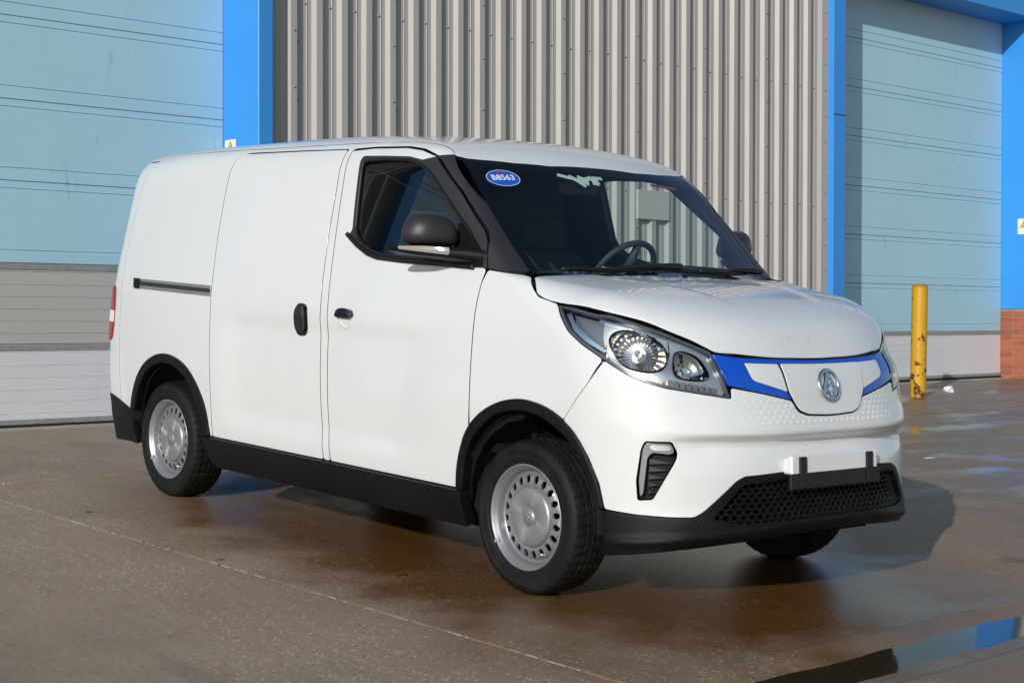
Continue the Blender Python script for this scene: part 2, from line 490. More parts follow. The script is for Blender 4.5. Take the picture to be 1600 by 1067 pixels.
def full(half):
    """mirror a half outline given from the outer/right side to the centre (u<=0) into a closed outline"""
    return [tuple(p) for p in half] + [(-p[0], p[1]) for p in half[::-1] if abs(p[0]) > 1e-6]
# ------------------------------------------------------------------ traced panel lines, van coordinates (metres; x forward, z up, origin under the front axle)
TILT = 0.048
WB = 2.91
SLIDE_FRONT = [(-1.478, 1.808), (-1.474, 1.70), (-1.466, 1.598), (-1.462, 1.448), (-1.453, 1.315), (-1.443, 1.211), (-1.432, 1.123), (-1.426, 1.047), (-1.424, .899), (-1.416, .72), (-1.402, .553), (-1.379, .378)]
SLIDE_REAR = [(-2.40, 1.815), (-2.445, 1.800), (-2.462, 1.76), (-2.466, 1.682), (-2.468, 1.601), (-2.464, 1.486), (-2.453, 1.329), (-2.437, 1.215), (-2.429, 1.133), (-2.417, 1.004), (-2.407, .806), (-2.394, .599), (-2.383, .378)]
FD_REAR = [(-1.437, 1.800), (-1.428, 1.717), (-1.412, 1.508), (-1.387, 1.242), (-1.368, 1.05), (-1.362, .804), (-1.348, .558), (-1.322, .378)]
FD_TOP = [(-1.272, 1.812), (-1.02, 1.806), (-.891, 1.790), (-.80, 1.765), (-.734, 1.730), (-.551, 1.602), (-.426, 1.495), (-.361, 1.440), (-.324, 1.395), (-.282, 1.292), (-.284, 1.276)]
FD_FRONT = [(-.300, 1.227), (-.309, 1.167), (-.313, 1.101), (-.315, .945), (-.316, .815), (-.316, .634)]
ARCH_F = [(-.395, .373), (-.385, .462), (-.358, .553), (-.314, .633), (-.235, .702), (-.134, .751), (-.032, .775), (.054, .776), (.153, .759), (.237, .726), (.317, .671), (.378, .592), (.424, .495), (.446, .401)]
ARCH_FI = [(-.352, .37), (-.336, .468), (-.308, .549), (-.26, .613), (-.169, .687), (-.08, .721), (.021, .733), (.118, .722), (.214, .687), (.295, .639), (.349, .574), (.389, .499), (.410, .405)]
ARCH_R = [(-3.29, .437), (-3.268, .51), (-3.198, .623), (-3.091, .708), (-2.953, .758), (-2.825, .764), (-2.69, .736), (-2.586, .682), (-2.498, .600), (-2.436, .506), (-2.402, .376)]
ARCH_RI = [(-3.235, .436), (-3.176, .553), (-3.091, .644), (-2.982, .699), (-2.872, .718), (-2.749, .706), (-2.633, .655), (-2.555, .572), (-2.484, .457), (-2.452, .372)]
REAR_LINE = [(-3.40, 1.80), (-3.45, 1.70), (-3.490, 1.45), (-3.497, 1.277), (-3.485, 1.134), (-3.478, .991), (-3.467, .705), (-3.46, .56), (-3.445, .437)]
WTRIM_LB = [(-.306, 1.284), (-.367, 1.283), (-.604, 1.294), (-.852, 1.301), (-1.044, 1.311), (-1.122, 1.328), (-1.207, 1.363), (-1.300, 1.410), (-1.278, 1.432), (-1.301, 1.574), (-1.318, 1.699), (-1.330, 1.753), (-1.322, 1.774), (-1.165, 1.770), (-.962, 1.761), (-.857, 1.743)]
GLASS = [(-1.248, 1.425), (-1.271, 1.575), (-1.287, 1.693), (-1.297, 1.745), (-1.149, 1.752), (-.949, 1.743), (-.867, 1.727), (-.779, 1.686), (-.652, 1.592), (-.498, 1.478), (-.404, 1.410), (-.371, 1.298), (-.608, 1.309), (-.856, 1.315), (-1.039, 1.326), (-1.112, 1.344), (-1.186, 1.375)]
PILLAR = [(-.769, 1.757), (-.700, 1.764), (-.674, 1.748), (-.451, 1.556), (-.273, 1.382), (-.158, 1.272), (-.274, 1.281), (-.318, 1.395), (-.355, 1.444), (-.421, 1.500), (-.546, 1.608), (-.725, 1.737)]
FB_LINE = [(.411, .958), (.361, .868), (.290, .775), (.248, .721)]
FENDER_TOP = [(-.275, 1.275), (-.098, 1.263), (-.054, 1.254), (.005, 1.206), (.042, 1.179), (.145, 1.156)]
HL_LOW = [(-1.188, 1.155), (-1.154, 1.112), (-1.104, 1.056), (-1.035, 1.010), (-.946, .958), (-.864, .913), (-.813, .890), (-.725, .866), (-.498, .832)]
HL_UP = [(-.524, .914), (-.565, 1.001), (-.638, 1.029), (-.762, 1.077), (-.905, 1.119), (-.953, 1.129), (-.999, 1.131), (-1.10, 1.148)]
HOOD_EDGE = [(-.788, -.731), (-.831, -.656), (-.840, -.610), (-.830, -.517), (-.785, -.310), (-.678, -.147), (-.581, -.051), (-.519, .001), (-.401, .043), (-.225, .073), (-.075, .080), (0, .081)]

ARCH_F, ARCH_FI, ARCH_R, ARCH_RI = crom(ARCH_F, 3), crom(ARCH_FI, 3), crom(ARCH_R, 3), crom(ARCH_RI, 3)
SLIDE_FRONT, SLIDE_REAR, FD_REAR, FD_FRONT, REAR_LINE = crom(SLIDE_FRONT, 2), crom(SLIDE_REAR, 2), crom(FD_REAR, 3), crom(FD_FRONT, 2), crom(REAR_LINE, 2)
HL_LOW = crom(HL_LOW, 3); HL_UP = crom(HL_UP[:2], 2) + crom(HL_UP[2:], 3)
HOOD_EDGE = crom(HOOD_EDGE[:7] + [(-.535, -.012), (-.50, .012), (-.44, .031), (-.34, .056)] + HOOD_EDGE[9:], 4)
def sh(p, dx=0, dz=0): return [(a + dx, b + dz) for a, b in p]

van = empty('delivery_van', (0, 0, 0), (0, TILT, 0))
tag(van, 'white electric panel van with blue grille band parked on the wet yard', 'van')
Vp = van
# --- body side: quarter panel, cant rail and centre pillar in one pressing
ROOFZ = 1.838
top_line = crom([(-.684, 1.757), (-.725, 1.782), (-.790, 1.805), (-.90, 1.822), (-1.05, 1.833), (-1.3, ROOFZ), (-2.0, ROOFZ), (-2.9, ROOFZ), (-3.20, 1.833), (-3.32, 1.820)], 2) + [(-3.375, 1.806)]
g = .0028
body_side = (top_line + sh(REAR_LINE, g) + ARCH_R + [(SLIDE_REAR[-1][0] - g, .378)] + sh(SLIDE_REAR[::-1][1:], -g)
             + [(-2.36, 1.821), (-1.9, 1.818), (-1.475, 1.813)] + sh(SLIDE_FRONT, g)[1:] + [(-1.326, .378)] + sh(FD_REAR[::-1][1:], -g)
             + [(-1.427, 1.813), (-1.272, 1.818), (-1.02, 1.812), (-.886, 1.796), (-.792, 1.770), (-.768, 1.7605), (-.700, 1.7665)])
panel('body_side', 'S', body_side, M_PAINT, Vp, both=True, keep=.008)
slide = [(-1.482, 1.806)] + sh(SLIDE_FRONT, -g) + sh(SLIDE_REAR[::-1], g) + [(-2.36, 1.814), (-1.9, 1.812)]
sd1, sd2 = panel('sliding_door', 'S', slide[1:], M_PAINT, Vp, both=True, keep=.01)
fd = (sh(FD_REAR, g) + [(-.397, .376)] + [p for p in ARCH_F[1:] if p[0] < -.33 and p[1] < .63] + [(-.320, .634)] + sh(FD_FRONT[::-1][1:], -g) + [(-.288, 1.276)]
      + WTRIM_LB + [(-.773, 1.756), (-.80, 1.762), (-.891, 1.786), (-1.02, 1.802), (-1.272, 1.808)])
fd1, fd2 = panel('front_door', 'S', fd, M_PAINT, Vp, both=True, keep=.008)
surround = WTRIM_LB + [(-.770, 1.757), (-.734, 1.728), (-.553, 1.600), (-.429, 1.493), (-.364, 1.438), (-.327, 1.394), (-.287, 1.292), (-.288, 1.280)]
panel('window_surround', 'S', surround, M_DARKPL, fd1, off=.001, holes=[GLASS], both=fd2, keep=.006, depth=.03)
# rubber seal round the pane
def surf_tube(kind, pts, r, off=0., closed=False, ds=.02, n=8, round_=1):
    p = dens(chaikin(pts, round_, .25, .02) if closed and round_ else pts, ds, closed)
    P, N = surf(kind, p, off)
    P = [tuple(q) for q in P]
    if closed: P = P + [P[0]]
    return MB().tube(P, r, n, not closed)
mb = surf_tube('S', GLASS, .008, .002, True); o = mb.build('window_seal', M_RUBSEAL_SHADE, fd1, smooth=True); mirrored(o, fd2)
belt = surf_tube('S', [(-1.305, 1.412), (-1.21, 1.362), (-1.122, 1.327), (-1.044, 1.311), (-.852, 1.300), (-.604, 1.293), (-.36, 1.284)], .011, .004)
o = belt.build('belt_moulding', M_RUBSEAL_SHADE, fd1, smooth=True); mirrored(o, fd2)
panel('window_pane', 'S', GLASS, M_GLASS, fd1, off=-.006, both=fd2, bev=0, depth=.004)
panel('front_pillar_trim', 'S', PILLAR, M_DARKPL, Vp, off=.002, both=True, keep=.006, depth=.03, grid=.02)
# --- fender
fender = [(-.272, 1.276)] + FENDER_TOP[1:] + [(.184, 1.110), (.240, 1.054), (.314, 1.008), (.406, .959)] + sh(FB_LINE[1:], -.0012) + [(.236, .727)] + [p for p in ARCH_F[::-1] if -.30 < p[0] < .228] + [(-.310, .64)] + sh(FD_FRONT[::-1][1:], g)
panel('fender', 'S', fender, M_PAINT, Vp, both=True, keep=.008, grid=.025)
# --- bumper (white part)
arch_c = s2c([(.254, .715), (.320, .665), (.380, .590), (.427, .495), (.449, .403)])
fbl_c = s2c(sh(FB_LINE, .0012))
bump_half = [(0, .757), (-.04, .757), (-.144, .762), (-.188, .776), (-.207, .798), (-.219, .818), (-.36, .846), (-.497, .870), (-.495, .829), (-.60, .8445), (-.725, .8635), (-.813, .8875), (-.864, .9105), (-.944, .955)] + fbl_c[1:] + arch_c + [(-.807, .394), (-.69, .392), (-.619, .394), (-.587, .414), (-.470, .528), (-.44, .543), (-.277, .553), (-.033, .559), (0, .559)]
FOG = [(-.788, .668), (-.699, .669), (-.679, .630), (-.682, .603), (-.754, .451), (-.805, .445), (-.812, .519), (-.800, .636)]
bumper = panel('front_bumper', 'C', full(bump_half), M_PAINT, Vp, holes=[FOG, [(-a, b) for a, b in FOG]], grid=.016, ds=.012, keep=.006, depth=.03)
# raised dimples under the grille
mbd = MB(); rows = [(.741, .41, 0), (.760, .47, .5), (.779, .50, 0), (.799, .53, .5), (.818, .46, 0)]
for zi, (z, um, ph) in enumerate(rows):
    for k in range(-18, 19):
        u = (k + ph) * .0335
        if abs(u) > um or (abs(u) < .235 and z > .80) or (abs(u) < .205 and z > .752): continue
        if abs(u) > .40 and z > .80 and abs(u) < .3: continue
        Pq, Nq = surf('C', [(u, z)]); c = Vector(Pq[0]); nn = Vector(Nq[0]); e1 = Vector((0, 0, 1)); e1 = (e1 - nn * e1.dot(nn)).normalized(); e2 = nn.cross(e1)
        fade = max(.25, 1 - max(0, abs(u) - .25) / .3)
        V = []; F = []
        for ri, (rr, hh) in enumerate(((.0085, -.0005), (.0072, .0017 * fade), (.0052, .0017 * fade), (.0035, -.0002))):
            for q in range(10):
                t = 2 * math.pi * q / 10; V.append(c + e2 * (rr * 1.25 * math.cos(t)) + e1 * (rr * math.sin(t)) + nn * hh)
        for ri in range(3):
            for q in range(10): F.append((ri * 10 + q, ri * 10 + (q + 1) % 10, ri * 10 + 10 + (q + 1) % 10, ri * 10 + 10 + q))
        F.append(tuple(30 + q for q in range(10)))
        mbd.add(V, F)
mbd.build('raised_dimples', M_PAINT, bumper, smooth=True, kind='stuff')
# --- grille band, inserts, centre tab, emblem
band_half = [(0, .969), (-.053, .969), (-.264, .974), (-.46, .980), (-.560, .994), (-.505, .880), (-.36, .850), (-.219, .823), (-.17, .823), (0, .823)]
band = panel('grille_band', 'C', full(band_half), M_BLUE, Vp, off=-.002, grid=.02, keep=.003, ds=.012)
ins1 = panel('grille_insert', 'C', [(-.433, .960), (-.410, .906), (-.397, .895), (-.240, .853), (-.266, .955)], M_PAINT, band, off=.003, depth=.006, grid=.02, both=True, keep=.004)
tab_half = [(0, .951), (-.053, .951), (-.260, .954), (-.237, .853), (-.203, .801), (-.184, .780), (-.141, .766), (-.039, .761), (0, .761)]
tab_o = panel('badge_panel', 'C', full(tab_half), M_PAINT, Vp, off=.010, depth=.022, grid=.02, keep=.008, bev=.005)
Pe, Ne = surf('C', [(0, .871)], .012); ec = Vector(Pe[0]); en = Vector(Ne[0]).normalized(); ey = Vector((0, 1, 0)); ez = en.cross(ey).normalized()
if ez.z < 0: ez = -ez
mb = MB(); prof = [(.0575 + .0085 * math.cos(t), .004 + .0065 * math.sin(t)) for t in np.linspace(0, 2 * math.pi, 12, endpoint=False)]
mb.lathe(prof, 48, ec, en, closed=True)
badge = mb.build('badge', M_CHROME, tab_o, smooth=True)
def emblem_bar(pts, h=.007):
    m_ = MB(); n = len(pts)
    cen2 = np.mean(pts, 0); lo = [ec + ey * a + ez * b for a, b in pts]; hi = [ec + ey * (a + (cen2[0] - a) * .12) + ez * (b + (cen2[1] - b) * .12) + en * h for a, b in pts]
    m_.add(lo + hi, [tuple(n + i for i in range(n))] + [(i, (i + 1) % n, n + (i + 1) % n, n + i) for i in range(n)])
    return m_
for pts in ([(-.006, .053), (.008, .053), (.008, .030), (-.024, -.036), (-.044, -.036), (-.047, -.026)],
            [(.0085, .053), (.010, .050), (.047, -.026), (.044, -.036), (.028, -.036), (.0085, .006)],
            [(-.026, -.012), (-.014, -.012), (.002, -.032), (.002, -.048)], [(.0022, -.048), (.0022, -.032), (.017, -.012), (.030, -.012)],
            [(-.026, -.0118), (.002, .020), (.002, .006), (-.014, -.0118)], [(.0022, .020), (.030, -.0118), (.017, -.0118), (.0022, .006)]):
    o = emblem_bar(pts).build('badge_mark', M_CHROME, tab_o); autosmooth(o, 20)
# --- hood
hood_half = [(0, -.722), (-.35, -.733), (-.6, -.742), (-.74, -.742)] + HOOD_EDGE
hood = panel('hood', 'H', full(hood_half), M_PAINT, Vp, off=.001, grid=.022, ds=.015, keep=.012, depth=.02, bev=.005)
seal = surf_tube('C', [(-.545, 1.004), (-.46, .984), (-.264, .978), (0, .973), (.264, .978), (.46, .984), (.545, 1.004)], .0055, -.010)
seal.build('hood_seal', M_RUBSEAL_SHADE, hood, smooth=True)
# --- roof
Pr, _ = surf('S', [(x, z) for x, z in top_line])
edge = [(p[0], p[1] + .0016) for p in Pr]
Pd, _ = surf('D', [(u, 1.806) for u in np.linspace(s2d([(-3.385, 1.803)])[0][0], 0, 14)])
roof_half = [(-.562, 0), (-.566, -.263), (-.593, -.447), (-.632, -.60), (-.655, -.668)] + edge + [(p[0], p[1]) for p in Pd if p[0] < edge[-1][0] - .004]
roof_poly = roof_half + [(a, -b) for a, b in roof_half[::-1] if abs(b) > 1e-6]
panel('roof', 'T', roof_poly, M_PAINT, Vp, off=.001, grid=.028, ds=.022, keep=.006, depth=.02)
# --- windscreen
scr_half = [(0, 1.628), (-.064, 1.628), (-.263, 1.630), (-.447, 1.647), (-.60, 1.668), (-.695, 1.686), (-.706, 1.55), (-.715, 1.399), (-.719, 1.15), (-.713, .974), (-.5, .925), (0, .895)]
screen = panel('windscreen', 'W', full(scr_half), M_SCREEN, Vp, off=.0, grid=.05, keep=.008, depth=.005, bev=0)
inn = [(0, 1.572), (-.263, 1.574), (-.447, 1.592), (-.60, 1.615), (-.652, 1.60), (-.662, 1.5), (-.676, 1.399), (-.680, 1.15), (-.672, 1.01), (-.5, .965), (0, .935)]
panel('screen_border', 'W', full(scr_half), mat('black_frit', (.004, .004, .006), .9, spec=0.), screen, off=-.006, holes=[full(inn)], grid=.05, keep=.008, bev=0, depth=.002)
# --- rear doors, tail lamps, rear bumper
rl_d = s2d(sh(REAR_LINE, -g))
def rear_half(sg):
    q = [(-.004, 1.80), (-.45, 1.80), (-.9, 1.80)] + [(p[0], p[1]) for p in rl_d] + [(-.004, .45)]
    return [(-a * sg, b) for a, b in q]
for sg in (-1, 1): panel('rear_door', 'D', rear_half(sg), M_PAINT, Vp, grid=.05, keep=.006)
u0 = rl_d[5][0]
tl = [(u0 + .045, 1.10), (u0 + .03, 1.0), (u0 + .035, .86), (u0 + .06, .79), (u0 + .15, .80), (u0 + .17, .9), (u0 + .16, 1.03), (u0 + .12, 1.11)]
t1, t2 = panel('tail_lamp', 'D', tl, M_TAIL, Vp, off=.008, depth=.02, grid=.02, both=True, keep=.02, bev=.008)
panel('reversing_lens', 'D', [(u0 + .035, .90), (u0 + .035, .965), (u0 + .165, .965), (u0 + .165, .90)], M_WHITEPL, t1, off=.0095, depth=.003, grid=.03, both=t2, keep=.004)
ra = s2d([(-3.292, .432), (-3.275, .34), (-3.245, .245)])
rb_half = [(0, .50), (-.75, .50), (-.98, .49)] + [(rl_d[-1][0] + .03, .475)] + [ra[0], ra[1], ra[2], (-1.18, .25), (-.8, .23), (0, .23)]
panel('rear_bumper', 'D', full(rb_half), M_BLACKPL, Vp, off=.006, grid=.05, keep=.008, depth=.03)
# --- cladding
for nm, outer, inner in (('front_arch_moulding', ARCH_F, ARCH_FI), ('rear_arch_moulding', ARCH_R, ARCH_RI)):
    panel(nm, 'S', outer + inner[::-1], M_BLACKPL, Vp, off=.016, depth=.06, grid=.03, both=True, keep=.006, bev=.008)
def sill_off(V):
    z = V[:, 1]; return .010 + .014 * np.exp(-((z - .315) / .02) ** 2) * 0 + np.where(z > .318, .016, .016 - (.318 - z) * .16)
panel('sill_cladding', 'S', [(-2.455, .374), (-2.38, .374), (-1.3, .374), (-.40, .371), (-.356, .370), (-.335, .222), (-1.3, .221), (-2.36, .224), (-2.40, .26)], M_BLACKPL, Vp, offfn=sill_off, grid=.03, ds=.02, both=True, keep=.006, depth=.05)
# --- lower front: lip with grille opening
MESH_H = [(0, .528), (-.05, .528), (-.267, .524), (-.430, .512), (-.452, .505), (-.552, .390), (-.545, .380), (-.445, .369), (-.061, .374), (0, .374)]
arch_lo = s2c([(.448, .398), (.455, .30), (.437, .224)])
lip_half = [(0, .556), (-.033, .556), (-.277, .550), (-.442, .540), (-.474, .526), (-.590, .411), (-.622, .391), (-.69, .389), (-.807, .391)] + arch_lo + [(-.763, .253), (-.525, .292), (-.223, .318), (0, .319)]
def lip_off(V):
    u = np.abs(V[:, 0]); z = V[:, 1]
    zl = .285 + .075 * np.clip((.85 - u) / .6, 0, 1)
    return .004 + .012 * np.exp(-((z - zl) / .014) ** 2) * np.clip((.95 - u) / .1, 0, 1)
lip = panel('lower_bumper', 'C', full(lip_half), M_BLACKPL, Vp, holes=[full(MESH_H)], offfn=lip_off, grid=.014, ds=.012, keep=.005, depth=.05)
# underside of the lip
lb = [(-.921, .224), (-.763, .253), (-.525, .292), (-.223, .318), (0, .319), (.223, .318), (.525, .292), (.763, .253), (.921, .224)]
Pl, Nl = surf('C', dens(lb, .03, False), .0); n = len(Pl)
V = [tuple(p) for p in Pl] + [(p[0] - .30, p[1] * .75, max(p[2], .27)) for p in Pl]
o = obj('undertray', V, [(i, i + 1, n + i + 1, n + i) for i in range(n - 1)], M_DARK, lip)
# honeycomb
hexm = MB(); a = .0165
MH = np.array(dens(full(MESH_H), .01))
def cell_bar(p, q, off0=-.012):
    m0 = (np.array(p) + np.array(q)) / 2
    if not inpoly(m0[None], MH)[0]: return
    P, N = surf('C', [p, q], 0.); p0, p1 = Vector(P[0]), Vector(P[1]); nn = Vector(N[0]); t = (p1 - p0).normalized(); s_ = t.cross(nn).normalized() * .0032
    V = []
    for c in (p0, p1): V += [c + s_ + nn * off0, c - s_ + nn * off0, c - s_ * 1.5 + nn * (off0 - .022), c + s_ * 1.5 + nn * (off0 - .022)]
    hexm.add(V, [(0, 1, 5, 4), (1, 2, 6, 5), (3, 0, 4, 7)])
sx = a * 2.1; sy = a * 1.15
for j in range(-1, 12):
    for i in range(-20, 21):
        cx = (i + (.5 if j % 2 else 0)) * sx; cy = .372 + j * sy
        hx = [(cx + sx / 2 * k1, cy + sy * k2) for k1, k2 in ((0, .667), (1, .333), (1, -.333), (0, -.667))]
        cell_bar(hx[0], hx[1]); cell_bar(hx[1], hx[2]); cell_bar(hx[2], hx[3])
hexm.build('grille_mesh', M_BLACKPL, lip, kind='stuff')
panel('grille_backing', 'C', full([(0, .54), (-.44, .53), (-.58, .385), (-.45, .355), (0, .36)]), M_DARK, lip, off=-.06, depth=.002, grid=.04, bev=0)
# --- number plate carrier
Rp = Matrix.Rotation(math.radians(-4), 3, 'Y')
plate = MB().box((.853, 0, .562), (.009, .262, .053), Rp, .004).build('number_plate', M_WHITEPL, Vp, auto=30)
mb = MB(); mb.box((.836, 0, .575), (.014, .272, .030), Rp, .006); mb.build('plate_plinth', M_PAINT, Vp, auto=30)
mb = MB(); mb.box((.862, 0, .5175), (.008, .276, .031), Rp, .003); mb.build('plate_lower_strip', M_TAPE, plate, auto=30)
for yy in (-.205, .205):
    mb = MB(); mb.box((.8645, yy, .553), (.0085, .0175, .058), Rp, .001); mb.build('plate_strap', M_TAPE, plate, auto=30)
# --- fog lamp pockets
def strip(kind, pts, wid, m, parent, off, depth, name, both=None):
    p = np.array(dens(pts, .012, False)); t = np.gradient(p, axis=0); t /= np.linalg.norm(t, axis=1)[:, None]
    nrm = np.stack([-t[:, 1], t[:, 0]], 1); w = np.broadcast_to(np.asarray(wid, float), (len(p),)) if np.ndim(wid) == 0 else np.interp(np.linspace(0, 1, len(p)), np.linspace(0, 1, len(wid)), wid)
    poly = np.concatenate([p + nrm * w[:, None] / 2, (p - nrm * w[:, None] / 2)[::-1]])
    return panel(name, kind, [tuple(q) for q in poly], m, parent, off=off, depth=depth, grid=.02, ds=.02, round_=0, both=both, bev=.002)
fg1, fg2 = panel('fog_lamp_pocket', 'C', FOG, M_BLACKPL, Vp, off=-.045, depth=-.043, grid=.02, both=True, keep=.006, bev=0)
panel('daytime_lamp', 'C', [(-.786, .660), (-.700, .661), (-.686, .634), (-.702, .622), (-.762, .626), (-.778, .606), (-.788, .47), (-.799, .458), (-.805, .52), (-.796, .632)], M_LAMPDARK, fg1, off=-.012, depth=.025, grid=.015, both=fg2, keep=.006)
panel('daytime_lens', 'C', [(-.775, .654), (-.706, .655), (-.696, .637), (-.764, .634)], M_SATIN, fg1, off=-.009, depth=.002, grid=.02, both=fg2, bev=0)
for k in range(5):
    z = .590 - k * .028; uR = -.694 - k * .0145
    P, N = surf('C', [(-.774, z), (uR, z)], [-.038, -.016]); p0, p1 = Vector(P[0]), Vector(P[1]); nn = Vector(N[1]); up = Vector((0, 0, 1))
    V = [p0 + up * .010 + nn * .012, p0 - up * .010 + nn * .012, p0 - up * .011 - nn * .01, p0 + up * .011 - nn * .01, p1]
    mb = MB().add(V, [(0, 1, 4), (1, 2, 4), (2, 3, 4), (3, 0, 4), (3, 2, 1, 0)]); o = mb.build('fog_lamp_fin', M_DARKPL, fg1); mirrored(o, fg2)
# --- headlights
M_BEZEL = mat('headlight_bezel_silver', (.60, .62, .64), .26, .75)
HL = HL_LOW + HL_UP
HLi = inset_poly(np.array(HL) if area(np.array(HL)) > 0 else np.array(HL)[::-1], .0015)
HLi = [tuple(p) for p in HLi]
E1 = chaikin([(-.945, 1.020), (-.925, 1.070), (-.85, 1.077), (-.765, 1.045), (-.722, .995), (-.735, .938), (-.80, .921), (-.885, .945)], 2, .25, None)
E2 = chaikin([(-.698, 1.010), (-.612, .985), (-.572, .915), (-.600, .897), (-.690, .905), (-.706, .955)], 2, .22, None)
h1, h2 = panel('headlight', 'C', HLi, M_LAMPDARK, Vp, off=-.060, depth=-.056, grid=.02, both=True, keep=.004, bev=0, holes=[E1, E2])
panel('headlight_lens', 'C', HLi, M_LENS, h1, off=.001, depth=.008, grid=.02, both=h2, keep=.004, bev=.004)
_ring = inset_poly(np.array(HLi) if area(np.array(HLi)) > 0 else np.array(HLi)[::-1], .009).tolist()
panel('headlight_rim', 'C', HLi, mat('lamp_rim_grey', (.11, .12, .135), .3, .3), h1, off=-.007, depth=.02, holes=[_ring], grid=.03, both=h2, keep=.004, bev=0)
def ellipse(cu, cv, a_, b_, n=24, rot=0.):
    return [(cu + a_ * math.cos(t) * math.cos(rot) - b_ * math.sin(t) * math.sin(rot), cv + a_ * math.cos(t) * math.sin(rot) + b_ * math.sin(t) * math.cos(rot)) for t in np.linspace(0, 2 * math.pi, n, endpoint=False)]
panel('headlight_bezel', 'C', [(-.968, 1.030), (-.972, 1.112), (-.90, 1.109), (-.76, 1.067), (-.64, 1.020), (-.570, .994), (-.531, .911), (-.508, .842), (-.60, .858), (-.725, .876), (-.81, .900), (-.862, .924), (-.94, .966)], M_BEZEL, h1, off=-.024, depth=.03, holes=[E1, E2], grid=.02, ds=.01, both=h2, keep=.012, bev=.004)
strip('C', [(-1.125, 1.130), (-1.085, 1.072), (-1.02, 1.028), (-.95, .990)], [.014, .022, .022, .012], M_CHROME, h1, -.014, .03, 'light_bar', both=h2)
strip('C', [(-.985, 1.108), (-.90, 1.092), (-.76, 1.053), (-.64, 1.008), (-.58, .985)], [.010, .012, .010, .008], M_CHROME, h1, -.010, .02, 'headlight_chrome_trim', both=h2)
strip('C', [(-1.10, 1.035), (-1.03, .992), (-.94, .944), (-.86, .903), (-.80, .882), (-.72, .873)], [.006, .010, .010, .008], M_SATIN, h1, -.02, .02, 'headlight_lower_trim', both=h2)
def bowl(cu, cv, rad, dep, axis, sink, name, m=M_CHROME):
    P, N = surf('C', [(cu, cv)], -sink); c = Vector(P[0]); ax = Vector(axis if axis else N[0]).normalized()
    prof = [(max(.004, rad * t), -dep * (1 - t * t)) for t in (0.05, .25, .45, .65, .82, .93, 1.0)] + [(rad * 1.03, -.004)]
    mb = MB().lathe(prof, 26, c, ax); o = mb.build(name, m, h1, smooth=False); mirrored(o, h2)
    b = MB().lathe([(.0, .03), (.010, .027), (.014, .015), (.014, -dep)], 14, c - ax * dep * .55, ax); ob = b.build('bulb', M_SATIN, h1, smooth=True); mirrored(ob, h2)
bowl(-.835, .998, .118, .075, None, .036, 'main_reflector', M_REFL)
bowl(-.640, .950, .082, .055, None, .036, 'beam_reflector', M_REFL)
for k in range(9):
    u = -.735 + k * .022
    P, N = surf('C', [(u, .8865 - k * .0036)], -.014); c = Vector(P[0]); nn = Vector(N[0]); t = Vector((0, 0, 1)).cross(nn).normalized()
    R3 = Matrix((t, nn, Vector((0, 0, 1)))).transposed()
    o = MB().box(c, ((.0095, .008, .013) if k else (.005, .005, .006)), R3, .002).build('turn_signal_facet', M_AMBER if k == 0 else M_REFL, h1); mirrored(o, h2)
# --- inner dark structure behind the gaps
def arch_poly(cx, r=.41): return [(cx + r * math.cos(t), .31 + r * math.sin(t)) for t in np.linspace(math.pi, 0, 14)]
inner = [(-3.38, .40)] + arch_poly(-WB + .06, .40) + arch_poly(.03, .385)[:7] + [(.03, 1.15), (-.20, 1.24), (-.36, 1.40), (-.56, 1.57), (-.76, 1.73), (-.95, 1.79), (-3.3, 1.80)]
panel('inner_side', 'S', inner, M_DARK, Vp, off=-.035, depth=.01, grid=.08, holes=[inset_poly(np.array(GLASS) if area(np.array(GLASS)) > 0 else np.array(GLASS)[::-1], -.006).tolist()], both=True, bev=0, round_=0)
panel('inner_front', 'C', full([(0, .95), (-.45, .95), (-.55, .84), (-.85, .88), (-.98, .94), (-1.0, .74), (-.86, .70), (-.82, .43), (-.64, .43), (-.48, .56), (0, .57)]), M_DARK, Vp, off=-.075, depth=.004, grid=.04, bev=0, round_=0)
panel('inner_hood', 'H', full([(0, -.70), (-.70, -.72), (-.74, -.45), (-.62, -.2), (-.45, -.02), (0, .03)]), M_DARK, Vp, off=-.05, depth=.004, grid=.06, bev=0, round_=0)
panel('headliner', 'T', [(-.66, -.60), (-1.45, -.64), (-1.45, .64), (-.66, .60)], M_DASH, Vp, off=-.045, depth=.01, grid=.06, bev=0, round_=0)
mb = MB(); mb.box((-1.4, 0, .30), (2.0, .56, .055)); mb.box((-1.37, 0, .31), (.98, .80, .05)); mb.box((.22, 0, .45), (.30, .5, .20))
mb.build('underbody', M_DARK, Vp)
MB().box((-1.42, 0, .205), (.90, .56, .055), None, .02).build('battery_pack', M_DARK, Vp)
MB().box((-.02, 0, .262), (.28, .42, .05), None, .02).build('front_subframe', M_DARK, Vp)
mb = MB().tube([(-WB, -.66, .30), (-WB, .66, .30)], .05, 12); mb.box((-WB, 0, .27), (.16, .22, .09), None, .03); mb.build('rear_axle', M_DARK, Vp)
for cx in (0.03, -WB + .03):
    for sg in (-1, 1):
        V = []; F = []; n = 24; r = .405
        for i in range(n + 1):
            t = math.pi * (1.01 - 1.02 * i / n); x_ = cx + r * math.cos(t); z_ = .315 + r * math.sin(t)
            V += [(x_, sg * .52, z_), (x_, sg * .862, z_)]
        F = [(2 * i, 2 * i + 1, 2 * i + 3, 2 * i + 2) for i in range(n)]
        V.append((cx, sg * .52, .315)); cidx = len(V) - 1
        F += [(cidx, 2 * i, 2 * i + 2) for i in range(n)]
        obj('wheel_arch_liner', V, F, M_LINER, Vp)
